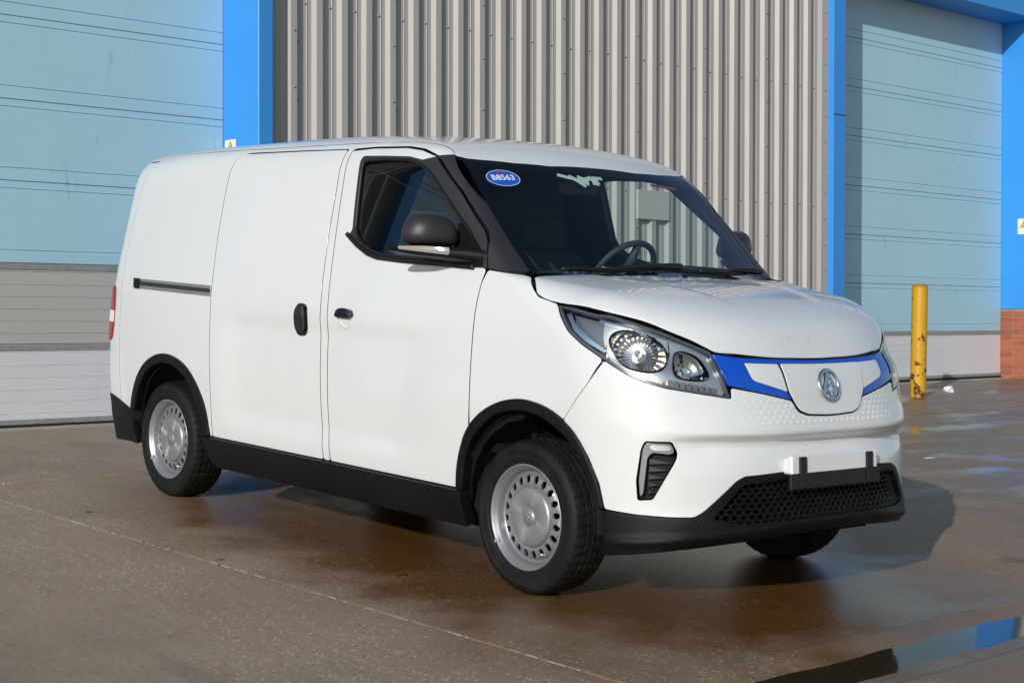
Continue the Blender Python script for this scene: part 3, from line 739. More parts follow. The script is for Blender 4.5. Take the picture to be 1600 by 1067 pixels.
# --- wheels
def make_wheel(cx, sg):
    """sg -1: right-hand side of the van; local axis +y*sg points out of the van"""
    w = empty('wheel', (cx, 0, 0)); w.parent = Vp
    ax = Vector((0, sg, 0)); c = Vector((0, sg * .745, .306))
    e1 = Vector((1, 0, 0)); e2 = Vector((0, 0, 1))
    def P(r, h, t): return c + (e1 * math.cos(t) + e2 * math.sin(t)) * r + ax * h
    # tyre
    prof = [(.206, .088), (.214, .094), (.224, .0945), (.228, .0985), (.245, .1015), (.262, .1015), (.266, .1035), (.276, .1025), (.287, .097), (.297, .090), (.303, .080),
            (.3065, .066), (.3075, .050), (.300, .048), (.300, .042), (.3085, .040), (.3085, .018), (.301, .016), (.301, .010), (.309, .008), (.309, -.008), (.301, -.010), (.301, -.016), (.3085, -.018), (.3085, -.040), (.300, -.042), (.300, -.048), (.3075, -.050), (.3065, -.066), (.303, -.080), (.295, -.092), (.26, -.10), (.206, -.09)]
    n = 144; V = []; F = []; m = len(prof)
    for k in range(n):
        t = 2 * math.pi * k / n
        for j, (r, h) in enumerate(prof):
            cut = (k % 3 == 0) and (.040 <= abs(h) <= .083) and r > .298
            cut2 = (k % 4 == 0) and abs(h) < .041 and r > .3075
            V.append(P(r - (.006 if cut else 0) - (.004 if cut2 else 0), h, t))
    for k in range(n):
        for j in range(m - 1): F.append((k * m + j, k * m + j + 1, ((k + 1) % n) * m + j + 1, ((k + 1) % n) * m + j))
    ty = obj('tyre', V, F, M_RUBBER, w); autosmooth(ty, 28)
    # rim flange and barrel
    prof = [(.206, .080), (.212, .088), (.2115, .094), (.208, .0955), (.204, .093), (.200, .084), (.192, .078), (.188, .070), (.184, .056), (.181, .046), (.1745, .043), (.172, .046)]
    mb = MB(); mb.lathe(prof, 72, c, ax); mb.lathe([(.186, -.09), (.183, .046)], 48, c, ax)
    rim = mb.build('rim', M_STEEL, w, smooth=True)
    # vented disc with oval holes
    ring = [(.172 * math.cos(t), .172 * math.sin(t)) for t in np.linspace(0, 2 * math.pi, 88, endpoint=False)]
    inner_r = [(.120 * math.cos(t), .120 * math.sin(t)) for t in np.linspace(0, 2 * math.pi, 64, endpoint=False)]
    holes = [inner_r]
    nh = 20
    for k in range(nh):
        t = 2 * math.pi * (k + .5) / nh; hc = (.1495 * math.cos(t), .1495 * math.sin(t))
        holes.append(ellipse(hc[0], hc[1], .0170, .0130, 14, t))
    V2, T, rings = triangulate(ring, [h if area(np.array(h)) < 0 else h[::-1] for h in holes], .012)
    def hgt(r): return np.interp(r, [.118, .124, .129, .163, .169, .172], [.058, .064, .066, .060, .050, .046])
    rr = np.linalg.norm(V2, axis=1)
    V = [c + e1 * a_ + e2 * b_ + ax * float(h_) for (a_, b_), h_ in zip(V2, hgt(rr))]; F = [tuple(t_) for t_ in T]
    for r_ in rings[2:]:
        b0 = len(V); V += [V[i] - ax * .008 for i in r_]; k_ = len(r_)
        F += [(r_[i], r_[(i + 1) % k_], b0 + (i + 1) % k_, b0 + i) for i in range(k_)]
    d = obj('wheel_disc', V, F, M_STEEL, w); autosmooth(d, 40)
    obj('brake_shade_disc', *(lambda q: (q.V, q.F))(MB().lathe([(.001, .005), (.18, .005)], 40, c, ax)), M_DARK, w)  # near-black disc painting in the shade behind the wheel holes
    # hub cap with concentric dots and pressed badge
    prof = [(.122, .058), (.1215, .066), (.117, .073), (.108, .077), (.075, .079), (.060, .0775), (.046, .074), (.036, .072), (.030, .0735), (.027, .078), (.018, .0795), (.0, .080)]
    cap = MB().lathe(prof, 64, c, ax).build('hub_cap', M_STEEL, w, smooth=True)
    dots = MB()
    for ri, r in enumerate((.052, .060, .068, .076, .084, .092, .100, .107)):
        nd = 44
        for k in range(nd):
            t = 2 * math.pi * (k + .5 * (ri % 2)) / nd; p = P(r, float(np.interp(r, [.046, .06, .075, .108], [.074, .0775, .079, .077])), t)
            t1_ = (e1 * math.cos(t) + e2 * math.sin(t)) * .0022; t2_ = (-e1 * math.sin(t) + e2 * math.cos(t)) * .0022
            dots.add([p - t1_, p - t2_, p + t1_, p + t2_, p + ax * .0016], [(0, 1, 4), (1, 2, 4), (2, 3, 4), (3, 0, 4)])
    dots.build('cap_dots', M_STEEL, w, kind='stuff')
    mk = MB(); hb = .081
    for a0, a1 in (((-.012, -.010), (.0, .014)), ((.012, -.010), (.0, .014)), ((-.006, -.004), (.0, -.012)), ((.006, -.004), (.0, -.012))):
        mk.tube([c + e1 * a0[0] + e2 * a0[1] + ax * hb, c + e1 * a1[0] + e2 * a1[1] + ax * hb], .0018, 6)
    mk.build('cap_badge', M_STEEL, w, smooth=True)
    # valve and balance weight
    tv = -1.0
    MB().tube([P(.170, .052, tv), P(.160, .082, tv)], .0042, 8).build('valve', M_SATIN, w, smooth=True)
    wt = 3.75
    MB().box(P(.204, .094, wt), (.012, .004, .007), Matrix.Rotation(-wt, 3, 'Y'), .001).build('balance_weight', M_SATIN, w)
    return w
for cx in (0., -WB):
    for sg in (-1, 1): make_wheel(cx, sg)
# mud flap behind the front wheels
for sg in (-1, 1):
    MB().box((-.372, sg * .76, .40), (.006, .075, .14), None, .002).build('mud_flap', M_LINER, Vp)
# --- side doors' furniture
P, N = surf('S', [(-1.583, 1.010)], .0); hc = Vector(P[0]); nn = Vector(N[0]); 
def oval_panel(name, cu, cv, a_, b_, m, parent, off, depth, both, p=4.0, bev=.004, rot=0.):
    pts = [(cu + a_ * np.sign(math.cos(t)) * abs(math.cos(t)) ** (2 / p), cv + b_ * np.sign(math.sin(t)) * abs(math.sin(t)) ** (2 / p)) for t in np.linspace(0, 2 * math.pi, 40, endpoint=False)]
    return panel(name, 'S', pts, m, parent, off=off, depth=depth, grid=.012, ds=.01, round_=0, both=both, bev=bev)
M_GLOSSBLK = mat('gloss_black', (.008, .008, .009), .12, coat=.6)
oval_panel('handle_bezel', -1.583, 1.010, .056, .076, M_GLOSSBLK, sd1, .004, .01, sd2, 3.2)
oval_panel('slide_handle', -1.576, 1.012, .036, .060, M_GLOSSBLK, sd1, .026, .026, sd2, 3.0, .006)
oval_panel('handle_lock', -1.600, 0.985, .008, .008, M_DARKPL, sd1, .008, .006, sd2, 2.0, .001)
cu, cv = -1.218, 1.040
dome = [(cu - .060, cv - .004), (cu - .058, cv + .018), (cu - .045, cv + .032), (cu - .015, cv + .038), (cu + .02, cv + .038), (cu + .045, cv + .032), (cu + .058, cv + .018), (cu + .060, cv - .004)]
panel('door_handle', 'S', dome, M_GLOSSBLK, fd1, off=.028, depth=.03, grid=.012, both=fd2, keep=.01, bev=.008)
def cup_off(V):
    r = np.hypot((V[:, 0] - cu) / .062, (V[:, 1] - cv + .008) / .050); return .0012 - .0012 * np.clip(r, 0, 1) - .012 * np.clip(1 - r, 0, 1)
cup = [(cu + .062 * math.cos(t), cv - .008 + .050 * math.sin(t)) for t in np.linspace(0, 2 * math.pi, 36, endpoint=False)]
def cup_off2(V):
    r = np.hypot((V[:, 0] - cu) / .062, (V[:, 1] - cv + .008) / .050); return .0006 + .0035 * np.exp(-((r - .80) / .10) ** 2)
panel('handle_cup', 'S', cup, M_PAINT, fd1, offfn=cup_off2, depth=.004, grid=.007, ds=.007, round_=0, both=fd2, bev=0, rimshade=False)
# --- slide rail
r1, r2 = panel('slide_rail', 'S', [(-3.300, 1.152), (-2.436, 1.140), (-2.422, 1.086), (-3.284, 1.099)], M_ALU, Vp, off=.004, depth=.006, grid=.03, both=True, keep=.003)
panel('rail_slot', 'S', [(-3.24, 1.137), (-2.434, 1.124), (-2.426, 1.104), (-3.23, 1.116)], M_DARKPL, r1, off=.0052, depth=.002, grid=.03, both=r2, bev=0)
panel('rail_end_stop', 'S', [(-3.302, 1.153), (-3.235, 1.152), (-3.222, 1.098), (-3.286, 1.098)], M_BLACKPL, r1, off=.014, depth=.014, grid=.02, both=r2, keep=.006, bev=.003)
# --- mirrors
def make_mirror(sg):
    root = empty('side_mirror', (0, 0, 0)); root.parent = Vp
    # housing: flattened dome, deepest in the middle
    V = []; F = []; nu, nv = 28, 14
    ctr = Vector((-.548, -.945, 1.410))
    for j in range(nv + 1):
        b = (j / nv - .5) * math.pi
        for i in range(nu):
            a_ = 2 * math.pi * i / nu
            def sp(v, p): return math.copysign(abs(v) ** p, v)
            lx = .090 * sp(math.cos(b), .75) * sp(math.cos(a_), .9)
            ly = .112 * sp(math.cos(b), .45) * sp(math.sin(a_), .7)
            lz = sp(math.sin(b), .75) * (.086 if b > 0 else .046)
            k = 1 - .20 * max(0, lz / .09)
            lx -= -.030 * (ly / .112); 
            if lx < -.025: lx = -.025 - (lx + .025) * -.35
            V.append(ctr + Vector((lx, ly * k, lz + .008 * (ly / .122) * -1)))
    for j in range(nv):
        for i in range(nu): F.append((j * nu + i, j * nu + (i + 1) % nu, (j + 1) * nu + (i + 1) % nu, (j + 1) * nu + i))
    Vs = [(v.x, v.y * (1 if sg < 0 else -1), v.z) for v in V]; Fs = F if sg < 0 else [f[::-1] for f in F]
    obj('mirror_housing', Vs, Fs, M_DARKPL, root)
    def S(p): return (p[0], p[1] * (1 if sg < 0 else -1), p[2])
    # foot: tapering arm from the door corner out under the housing
    mb = MB()
    sec = [(-.33, -.80, 1.325, .045, .030), (-.375, -.845, 1.330, .060, .032), (-.440, -.875, 1.336, .085, .029), (-.520, -.935, 1.342, .100, .026), (-.590, -1.005, 1.348, .095, .022), (-.655, -1.052, 1.352, .050, .012)]
    VV = []; FF = []; ns = 12
    for (x_, y_, z_, hx, hz) in sec:
        for k in range(ns):
            t = 2 * math.pi * k / ns; VV.append(S((x_ + hx * math.copysign(abs(math.cos(t)) ** .7, math.cos(t)), y_, z_ + hz * math.copysign(abs(math.sin(t)) ** .7, math.sin(t)))))
    for i in range(len(sec) - 1):
        for k in range(ns): FF.append((i * ns + k, i * ns + (k + 1) % ns, (i + 1) * ns + (k + 1) % ns, (i + 1) * ns + k))
    FF.append(tuple((len(sec) - 1) * ns + k for k in range(ns))); FF.append(tuple(range(ns))[::-1])
    o = obj('mirror_arm', VV, FF, M_BLACKPL, root); autosmooth(o, 50)
    # sail: triangular foot plate in the window corner
    # turn signal wrapped on the front of the arm
    pts = []
    for (x_, y_, z_, hx, hz) in sec[3:]: pts.append((x_ + hx + .003, y_, z_ + .004, hz))
    VV = []; 
    for (x_, y_, z_, hz) in pts: VV += [S((x_, y_, z_ + hz * .62)), S((x_ + .006, y_, z_)), S((x_, y_, z_ - hz * .55)), S((x_ - .02, y_, z_))]
    k4 = len(pts); FF = []
    for i in range(k4 - 1):
        for q in range(4): FF.append((i * 4 + q, i * 4 + (q + 1) % 4, (i + 1) * 4 + (q + 1) % 4, (i + 1) * 4 + q))
    FF += [(0, 1, 2, 3), tuple((k4 - 1) * 4 + q for q in (3, 2, 1, 0))]
    o = obj('mirror_turn_signal', VV, FF, mat('signal_lens', (.30, .29, .275), .12, coat=1.), root); autosmooth(o, 30)
    gl = MB(); 
    return root
for sg in (-1, 1): make_mirror(sg)
sail = [(-.505, 1.470), (-.40, 1.408), (-.335, 1.352), (-.31, 1.29), (-.46, 1.292), (-.50, 1.33)]
panel('mirror_foot_plate', 'S', sail, M_BLACKPL, fd1, off=.012, depth=.015, grid=.02, both=fd2, keep=.01)
# --- wipers
for (y0, y1) in ((-.60, -.02), (-.03, .55)):
    P, N = surf('W', [(y0 + (y1 - y0) * t, .955 - .012 * math.sin(math.pi * t) + .012 * t) for t in np.linspace(0, 1, 12)], .020)
    wroot = MB().tube([tuple(p) for p in P], [.006] + [.010] * 10 + [.006], 6).build('wiper_blade', M_RUBSEAL_SHADE, Vp, smooth=True)
    P2, N2 = surf('W', [(y0 + (y1 - y0) * t, .925 + .035 * math.sin(t * 1.5)) for t in np.linspace(.35, 1.15, 8)], .034)
    MB().tube([tuple(p) for p in P2], [.010, .010, .009, .009, .010, .012, .015, .016], 6).build('wiper_arm', M_RUBSEAL_SHADE, wroot, smooth=True)
panel('cowl', 'W', full([(0, .93), (-.5, .955), (-.70, .985), (-.70, .86), (0, .80)]), M_BLACKPL, Vp, off=-.012, depth=.005, grid=.04, round_=0, bev=0)
# --- interior
def rbox(c, h, m, name, parent, R=None, bev=.03):
    return MB().box(c, h, R, bev).build(name, m, parent, auto=50)
dash_o = empty('dashboard', (0, 0, 0)); dash_o.parent = Vp
V = []; F = []; prof = [(-.10, 1.215), (-.22, 1.235), (-.36, 1.232), (-.47, 1.205), (-.53, 1.14), (-.52, 1.0), (-.44, .85), (-.1, .8)]
ys = np.linspace(-.74, .74, 25)
for y in ys:
    bump_ = .055 * math.exp(-((y - .36) / .17) ** 4)
    for (x_, z_) in prof:
        kk = 1 if -.5 < x_ < -.2 else .3
        V.append((x_ - .05 * math.exp(-((y - .36) / .2) ** 2) * (x_ < -.4), y, z_ + bump_ * kk))
m_ = len(prof); F = [(i * m_ + j, i * m_ + j + 1, (i + 1) * m_ + j + 1, (i + 1) * m_ + j) for i in range(len(ys) - 1) for j in range(m_ - 1)]
o = obj('dash_top', V, F, M_DASH, dash_o); autosmooth(o, 40)
sw = empty('steering_wheel', (0, 0, 0)); sw.parent = Vp
axs = Vector((-.82, 0, .57)).normalized(); cs = Vector((-.72, .36, 1.272))
mb = MB().lathe([(.178 + .015 * math.cos(t), .015 * math.sin(t)) for t in np.linspace(0, 2 * math.pi, 10, endpoint=False)], 40, cs, axs, closed=True)
mb.build('wheel_ring', M_DASH, sw, smooth=True)
mb = MB(); e1_ = Vector((0, 1, 0)); e2_ = axs.cross(e1_)
for t in (0, math.pi, -math.pi / 2): mb.tube([cs - axs * .02, cs + (e1_ * math.cos(t) + e2_ * math.sin(t)) * .172], [.03, .016], 8)
mb.lathe([(.0, .012), (.05, .008), (.065, -.01), (.055, -.05)], 24, cs, axs); mb.tube([cs, cs - axs * .25], .03, 10)
mb.build('wheel_hub', M_DASH, sw, smooth=True)
for y in (-.36, .36):
    st = empty('seat', (0, 0, 0)); st.parent = Vp
    rbox((-.98, y, .80), (.25, .24, .07), M_SEAT, 'seat_cushion', st, None, .05)
    rbox((-1.22, y, 1.10), (.07, .24, .27), M_SEAT, 'seat_back', st, Matrix.Rotation(math.radians(-12), 3, 'Y'), .05)
    rbox((-1.29, y, 1.45), (.045, .13, .085), M_SEAT, 'headrest', st, Matrix.Rotation(math.radians(-12), 3, 'Y'), .035)
MB().add([(-1.50, -.80, .5), (-1.50, .80, .5), (-1.50, .80, 1.1), (-1.50, .64, 1.79), (-1.50, -.64, 1.79), (-1.50, -.80, 1.1)], [(0, 1, 2, 3, 4, 5)]).build('bulkhead', mat('bulkhead_grey', (.03, .032, .035), .7), Vp)
MB().box((-.75, 0, .55), (.72, .78, .02)).build('cab_floor', M_DARK, Vp)
MB().box((-.12, 0, .80), (.015, .70, .40)).build('firewall', M_DARK, Vp)
mb = MB().box((-.66, .0, 1.655), (.010, .12, .032), Matrix.Rotation(math.radians(8), 3, 'Y'), .012); rv = mb.build('rear_view_mirror', M_DASH, Vp, auto=40)
MB().tube([(-.655, 0, 1.68), (-.60, 0, 1.72)], .010, 8).build('mirror_stem', M_DASH, rv, smooth=True)
# --- stickers on the screen
def screen_pt(y, a, off=.003):
    P, N = surf('W', [(y, a)], off); return Vector(P[0]), Vector(N[0])
def screen_patch(name, pts, m, off, parent):
    return panel(name, 'W', pts, m, parent, off=off, depth=.0012, grid=.03, ds=.015, round_=0, bev=0)
stk = screen_patch('windscreen_sticker', ellipse(-.562, 1.540, .083, .050, 40, -.06), mat('sticker_blue', (.012, .10, .55), .35), .0020, screen)
ring_o = ellipse(-.562, 1.540, .083, .050, 40, -.06); ring_i = ellipse(-.562, 1.540, .0805, .0475, 40, -.06)
panel('sticker_edge', 'W', ring_o, mat('sticker_white', (.75, .78, .8), .4), screen, off=.0036, depth=.0005, holes=[ring_i], grid=.03, ds=.01, round_=0, bev=0)
def text_on_screen(txt, y, a, size, m, parent, name):
    cu_ = bpy.data.curves.new('t', 'FONT'); cu_.body = txt; cu_.size = size; cu_.align_x = 'CENTER'; cu_.align_y = 'CENTER'; cu_.offset = size * .02; cu_.resolution_u = 3
    to = bpy.data.objects.new('t', cu_); COL.objects.link(to); bpy.context.view_layer.update()
    me = bpy.data.meshes.new_from_object(to.evaluated_get(bpy.context.evaluated_depsgraph_get())); bpy.data.objects.remove(to)
    uv = np.array([(y + v.co.x * math.cos(-.06) - v.co.y * math.sin(-.06), a + v.co.x * math.sin(-.06) + v.co.y * math.cos(-.06)) for v in me.vertices])
    P, N = surf('W', uv, .0040)
    return obj(name, P, [tuple(p.vertices) for p in me.polygons], m, parent, None, False)
M_STW = mat('sticker_print_white', (.8, .82, .84), .4); M_STR = mat('sticker_print_red', (.5, .03, .03), .4)
text_on_screen('B8563', -.562, 1.541, .046, M_STW, screen, 'sticker_number')
for dx in (-.009, .009):
    o_ = ellipse(-.560 + dx, 1.573, .0105, .0085, 16); i_ = ellipse(-.560 + dx, 1.573, .0075, .0058, 16)
    panel('sticker_mark', 'W', o_, M_STR, screen, off=.0038, depth=.0005, holes=[i_], grid=.02, ds=.006, round_=0, bev=0)
M_NOTE = mat('pale_note', (.55, .68, .62), .7); M_NOTE2 = mat('faded_red_label', (.30, .05, .05), .6)
for (y, a_, w_, h_, r_) in ((-.215, 1.557, .035, .010, -.3), (-.165, 1.545, .026, .013, -.6), (-.115, 1.535, .030, .022, -.5), (-.075, 1.548, .024, .012, .3), (-.045, 1.532, .020, .020, .1), (-.135, 1.512, .022, .010, -.9), (-.020, 1.553, .030, .010, 0), (-.05, 1.515, .016, .008, -.2)):
    pts = [(y + cx_ * w_ * math.cos(r_) - cy_ * h_ * math.sin(r_), a_ + cx_ * w_ * math.sin(r_) + cy_ * h_ * math.cos(r_)) for cx_, cy_ in ((-1, -1), (1, -1), (1, 1), (-1, 1))]
    screen_patch('paper_note', pts, M_NOTE, -.006 - rng.random() * .002, screen)
screen_patch('warning_label', [(.33, 1.542), (.52, 1.550), (.52, 1.566), (.33, 1.560)], M_NOTE2, -.006, screen)
# --- rain drops left on the hood, roof front and nose
dm = MB()
def scatter(kind, n_, fu, fv, rmin, rmax):
    uv = np.stack([fu(n_), fv(n_)], 1); P, N = surf(kind, uv, 0.0012)
    for p, nn in zip(P, N):
        if kind == 'H' and nn[2] < .25: continue
        nn = Vector(nn); e1 = nn.orthogonal().normalized(); e2 = nn.cross(e1); r = rmin + (rmax - rmin) * rng.random() ** 3; p = Vector(p); V = []
        for q in range(6):
            t = q * math.pi / 3; V.append(p + (e1 * math.cos(t) + e2 * math.sin(t)) * r)
        for q in range(6):
            t = q * math.pi / 3 + .5; V.append(p + (e1 * math.cos(t) + e2 * math.sin(t)) * r * .6 + nn * r * .38)
        V.append(p + nn * r * .5)
        dm.add(V, [(q, (q + 1) % 6, 6 + q) for q in range(6)] + [(6 + q, (q + 1) % 6, 6 + (q + 1) % 6) for q in range(6)] + [(6 + q, 6 + (q + 1) % 6, 12) for q in range(6)])
scatter('H', 4500, lambda k: rng.uniform(-.70, .78, k), lambda k: rng.uniform(-.70, .04, k), .0015, .0045)
scatter('C', 1300, lambda k: rng.uniform(-.30, .80, k), lambda k: rng.uniform(.62, .95, k), .0014, .0040)
scatter('T', 1600, lambda k: rng.uniform(-3.2, -.66, k), lambda k: rng.uniform(-.62, .62, k), .0012, .004)
scatter('S', 120, lambda k: rng.uniform(-.70, -.30, k), lambda k: rng.uniform(1.30, 1.5, k), .001, .003)
dm.build('rain_drops', M_DROP, Vp, smooth=True, kind='stuff')
# ------------------------------------------------------------------ yard
def ground_material():
    m = mat('wet_concrete', (.2, .17, .14), .5); t = NT(m)
    sep = t.n('ShaderNodeSeparateXYZ'); t.l(t.tc.outputs['Object'], sep.inputs[0]); X, Y = sep.outputs[0], sep.outputs[1]
    big = t.noise(.55, 5, .6); med = t.noise(2.3, 6, .65); fine = t.noise(38, 4, .7)
    streak = t.noise(26, 3, .6, t.mapped((.10, 1, 1), (0, 0, .05)))
    dry = t.mix(t.ramp(med, [(.3, 0.), (.72, 1.)]), (.405, .290, .190), (.30, .207, .128))
    dry = t.mix(t.math('MULTIPLY', t.ramp(streak, [(.45, 0.), (.62, 1.)]), .28), dry, (.40, .345, .29))
    dry = t.mix(t.math('MULTIPLY', t.ramp(fine, [(.35, 1.), (.6, 0.)]), .4), dry, (.155, .115, .085))
    # exposed aggregate: small coloured stones
    vo = t.n('ShaderNodeTexVoronoi', feature='F1'); vo.inputs['Scale'].default_value = 62; t.l(t.tc.outputs['Object'], vo.inputs['Vector'])
    hs = t.n('ShaderNodeSeparateColor'); t.l(vo.outputs['Color'], hs.inputs[0])
    pick = t.ramp(hs.outputs[0], [(.62, 0.), (.68, 1.)]); inside = t.ramp(vo.outputs['Distance'], [(.30, 1.), (.42, 0.)])
    jd = t.math('ABSOLUTE', t.math('ADD', Y, 1.5)); near = t.ramp(t.math('MULTIPLY', jd, .8), [(.05, .16), (.75, 0.)])
    expo = t.ramp(t.math('ADD', t.noise(.9, 4, .6, t.mapped((1, 1, 1), (0, 0, 0), (3, 7, 0))), near), [(.46, .05), (.64, 1.)])
    stone = t.math('MULTIPLY', t.math('MULTIPLY', pick, inside), expo)
    scol = t.ramp(hs.outputs[1], [(0., (.42, .22, .08)), (.35, (.58, .43, .28)), (.7, (.66, .60, .52)), (1., (.08, .06, .045))])
    dry = t.mix(stone, dry, scol)
    # faint tyre marks and a few oil stains
    tm = t.noise(1.0, 3, .5, t.mapped((.35, 3.2, 1), (0, 0, .9), (2, 1, 0))); dry = t.mix(t.math('MULTIPLY', t.ramp(tm, [(.60, 0.), (.70, 1.)]), .28), dry, (.12, .10, .085))
    oil = t.noise(1.7, 4, .55, t.mapped((1, 1, 1), (0, 0, 0), (9, 2, 0))); dry = t.mix(t.math('MULTIPLY', t.ramp(oil, [(.66, 0.), (.74, 1.)]), .45), dry, (.09, .07, .055))
    # where the water lies: a broad patch round the van's nose, and films to the right of it
    dx = t.math('MULTIPLY', t.math('ADD', X, .35), .30); dy = t.math('MULTIPLY', t.math('ADD', Y, .15), .52)
    r1 = t.math('SQRT', t.math('ADD', t.math('MULTIPLY', dx, dx), t.math('MULTIPLY', dy, dy)))
    r1 = t.math('ADD', r1, t.math('MULTIPLY', t.math('SUBTRACT', med, .5), .9))
    r1 = t.math('ADD', r1, t.math('MULTIPLY', t.math('SUBTRACT', big, .5), .8))
    wet1 = t.ramp(r1, [(.45, 1.), (1.0, 0.)])
    side = t.ramp(t.math('MULTIPLY', t.math('ADD', Y, -.5), .25), [(0., 0.), (1., 1.)])
    wet2 = t.math('MULTIPLY', t.ramp(t.noise(.8, 6, .62, t.mapped((1.6, .7, 1))), [(.38, .1), (.62, .95)]), side)
    wet = t.math('MAXIMUM', wet1, wet2)
    film_n = t.noise(1.1, 5, .6, t.mapped((1.9, .75, 1), (0, 0, 0), (1.3, 4.1, 0)))
    film = t.math('MULTIPLY', t.ramp(film_n, [(.50, 0.), (.60, 1.)]), t.math('MAXIMUM', side, t.math('MULTIPLY', wet1, .12)))
    wetc = t.mix(1., dry, (.43, .275, .12), 'MULTIPLY')
    t.setc(t.mix(wet, dry, wetc))
    rough = t.math('ADD', t.math('MULTIPLY', t.math('SUBTRACT', 1., wet), .42), .25)
    rough = t.math('SUBTRACT', rough, t.math('MULTIPLY', film, .22), clamp=True)
    t.setr(t.math('MAXIMUM', rough, .07))
    hgt = t.math('ADD', t.math('MULTIPLY', fine, .5), t.math('MULTIPLY', stone, .55)); hgt = t.math('ADD', hgt, t.math('MULTIPLY', t.noise(140, 3, .6), .3))
    bm_ = t.n('ShaderNodeBump'); bm_.inputs['Distance'].default_value = .0035; t.l(hgt, bm_.inputs['Height'])
    t.l(t.math('SUBTRACT', .55, t.math('MULTIPLY', film, .50)), bm_.inputs['Strength'])
    t.setn(bm_.outputs['Normal'])
    return m
M_GROUND = ground_material()
M_THRESH = weathered('threshold_concrete', (.46, .40, .31), (.36, .31, .24), (.6, .8), 3, .5, 90)
M_JOINT = weathered('joint_filler', (.05, .042, .035), (.09, .075, .06), (.7, .9), 9, .5, 200)
gd = np.array([-.046, .999]); gn = np.array([.999, .046])
def gp(a, b, z=0.): return (a * gn[0] + b * gd[0], a * gn[1] + b * gd[1], z)
Gz = -.05
V = [gp(-60, -120, Gz), gp(120, -120, Gz), gp(120, 120, Gz), gp(-60, 120, Gz)]
ground = obj('ground', V, [(0, 1, 2, 3)], M_JOINT, None, None, False); ground.rotation_euler = (0, TILT, 0); ground['kind'] = 'structure'
As = [-60, -6.32, -6.06, -3.75, 1.20, None, 1.64, 6.5, 12.5, 120]; Bs = [-120, -13.5, -7.5, -1.5, 13.0, 19.0, 120]
for i in range(len(As) - 1):
    if As[i] is None or As[i + 1] is None: continue
    for j in range(len(Bs) - 1):
        a0, a1, b0, b1 = As[i], As[i + 1], Bs[j], Bs[j + 1]; gpx = .005; e = .006; mb = MB()
        ring = lambda k, z: [gp(a0 + k, b0 + k, z), gp(a1 - k, b0 + k, z), gp(a1 - k, b1 - k, z), gp(a0 + k, b1 - k, z)]
        lift = .007 if a1 <= -3.7 else (.002 if b1 < -1.4 else 0.)
        Vv = ring(gpx + e, lift) + ring(gpx, lift - e) + ring(gpx, Gz + .004)
        Ff = [(0, 1, 2, 3)] + [(4 + k, 4 + (k + 1) % 4, (k + 1) % 4, k) for k in range(4)] + [(8 + k, 8 + (k + 1) % 4, 4 + (k + 1) % 4, 4 + k) for k in range(4)]
        obj('concrete_slab', Vv, Ff, M_THRESH if a0 == -6.32 else M_GROUND, ground, None, False)
# crumbling pale filler standing in the long joint
mb = MB(); b = -6.2
while b < 1.19:
    L = rng.uniform(.012, .10)
    if rng.random() < .55:
        w_ = rng.uniform(.002, .006); dz = rng.uniform(.001, .004); sh_ = rng.uniform(-.002, .002)
        n_ = max(2, int(L / .015)); Vv = []
        for k in range(n_ + 1):
            q = b + L * k / n_; ww = w_ * rng.uniform(.25, 1.3)
            Vv += [gp(q, -1.5 - ww + sh_, -.012), gp(q, -1.5 - ww * .6 + sh_, dz), gp(q, -1.5 + ww * .6 + sh_, dz), gp(q, -1.5 + ww + sh_, -.012)]
        Ff = [(4 * k + c, 4 * k + 4 + c, 4 * k + 5 + c, 4 * k + 1 + c) for k in range(n_) for c in range(3)]
        mb.add(Vv, Ff)
    b += L + rng.uniform(.0, .05)
mb.build('joint_sealant', weathered('pale_sealant', (.36, .345, .32), (.20, .185, .165), (.6, .85), 20, .4, 200), ground, kind='stuff')
# dished gutter, cast a little unevenly
ga = np.linspace(1.1925, 1.6475, 17); gb = np.concatenate([np.linspace(-30, -6, 10), np.linspace(-5.6, 10, 160), np.linspace(11, 30, 8)])
wob = np.convolve(rng.normal(0, 1, len(gb) + 14), np.ones(7) / 7, 'same')[7:-7]; wob2 = np.convolve(rng.normal(0, 1, len(gb) + 14), np.ones(5) / 5, 'same')[7:-7]
Vg = []
for i, b_ in enumerate(gb):
    for a_ in ga:
        t_ = (a_ - 1.42) / .217; z_ = -.026 * max(0., 1 - abs(t_) ** 1.7) + (.0032 * wob[i] if abs(t_) < .95 else 0) * (1 - abs(t_)) + (.0035 * wob2[i] * math.sin(9 * a_ + i * .35) if abs(t_) < .93 else 0)
        Vg.append(gp(a_, b_, min(z_, -.0005)))
ng = len(ga); obj('gutter', Vg, [(i * ng + j, i * ng + j + 1, (i + 1) * ng + j + 1, (i + 1) * ng + j) for i in range(len(gb) - 1) for j in range(ng - 1)], M_GROUND, ground, None, True)
# standing water in the drainage channel
M_WATER = mat('puddle_water', (.040, .029, .018), .05); M_WATER.node_tree.nodes['Principled BSDF'].inputs['IOR'].default_value = 1.33
t = NT(M_WATER); t.setn(t.bump(t.noise(6, 2, .5), .02, .01))
o = obj('puddle', [gp(1.215, -30, -.0198), gp(1.625, -30, -.0198), gp(1.625, 30, -.0198), gp(1.215, 30, -.0198)], [(0, 1, 2, 3)], M_WATER, None, None, False); o.rotation_euler = (0, TILT, 0); o['kind'] = 'structure'

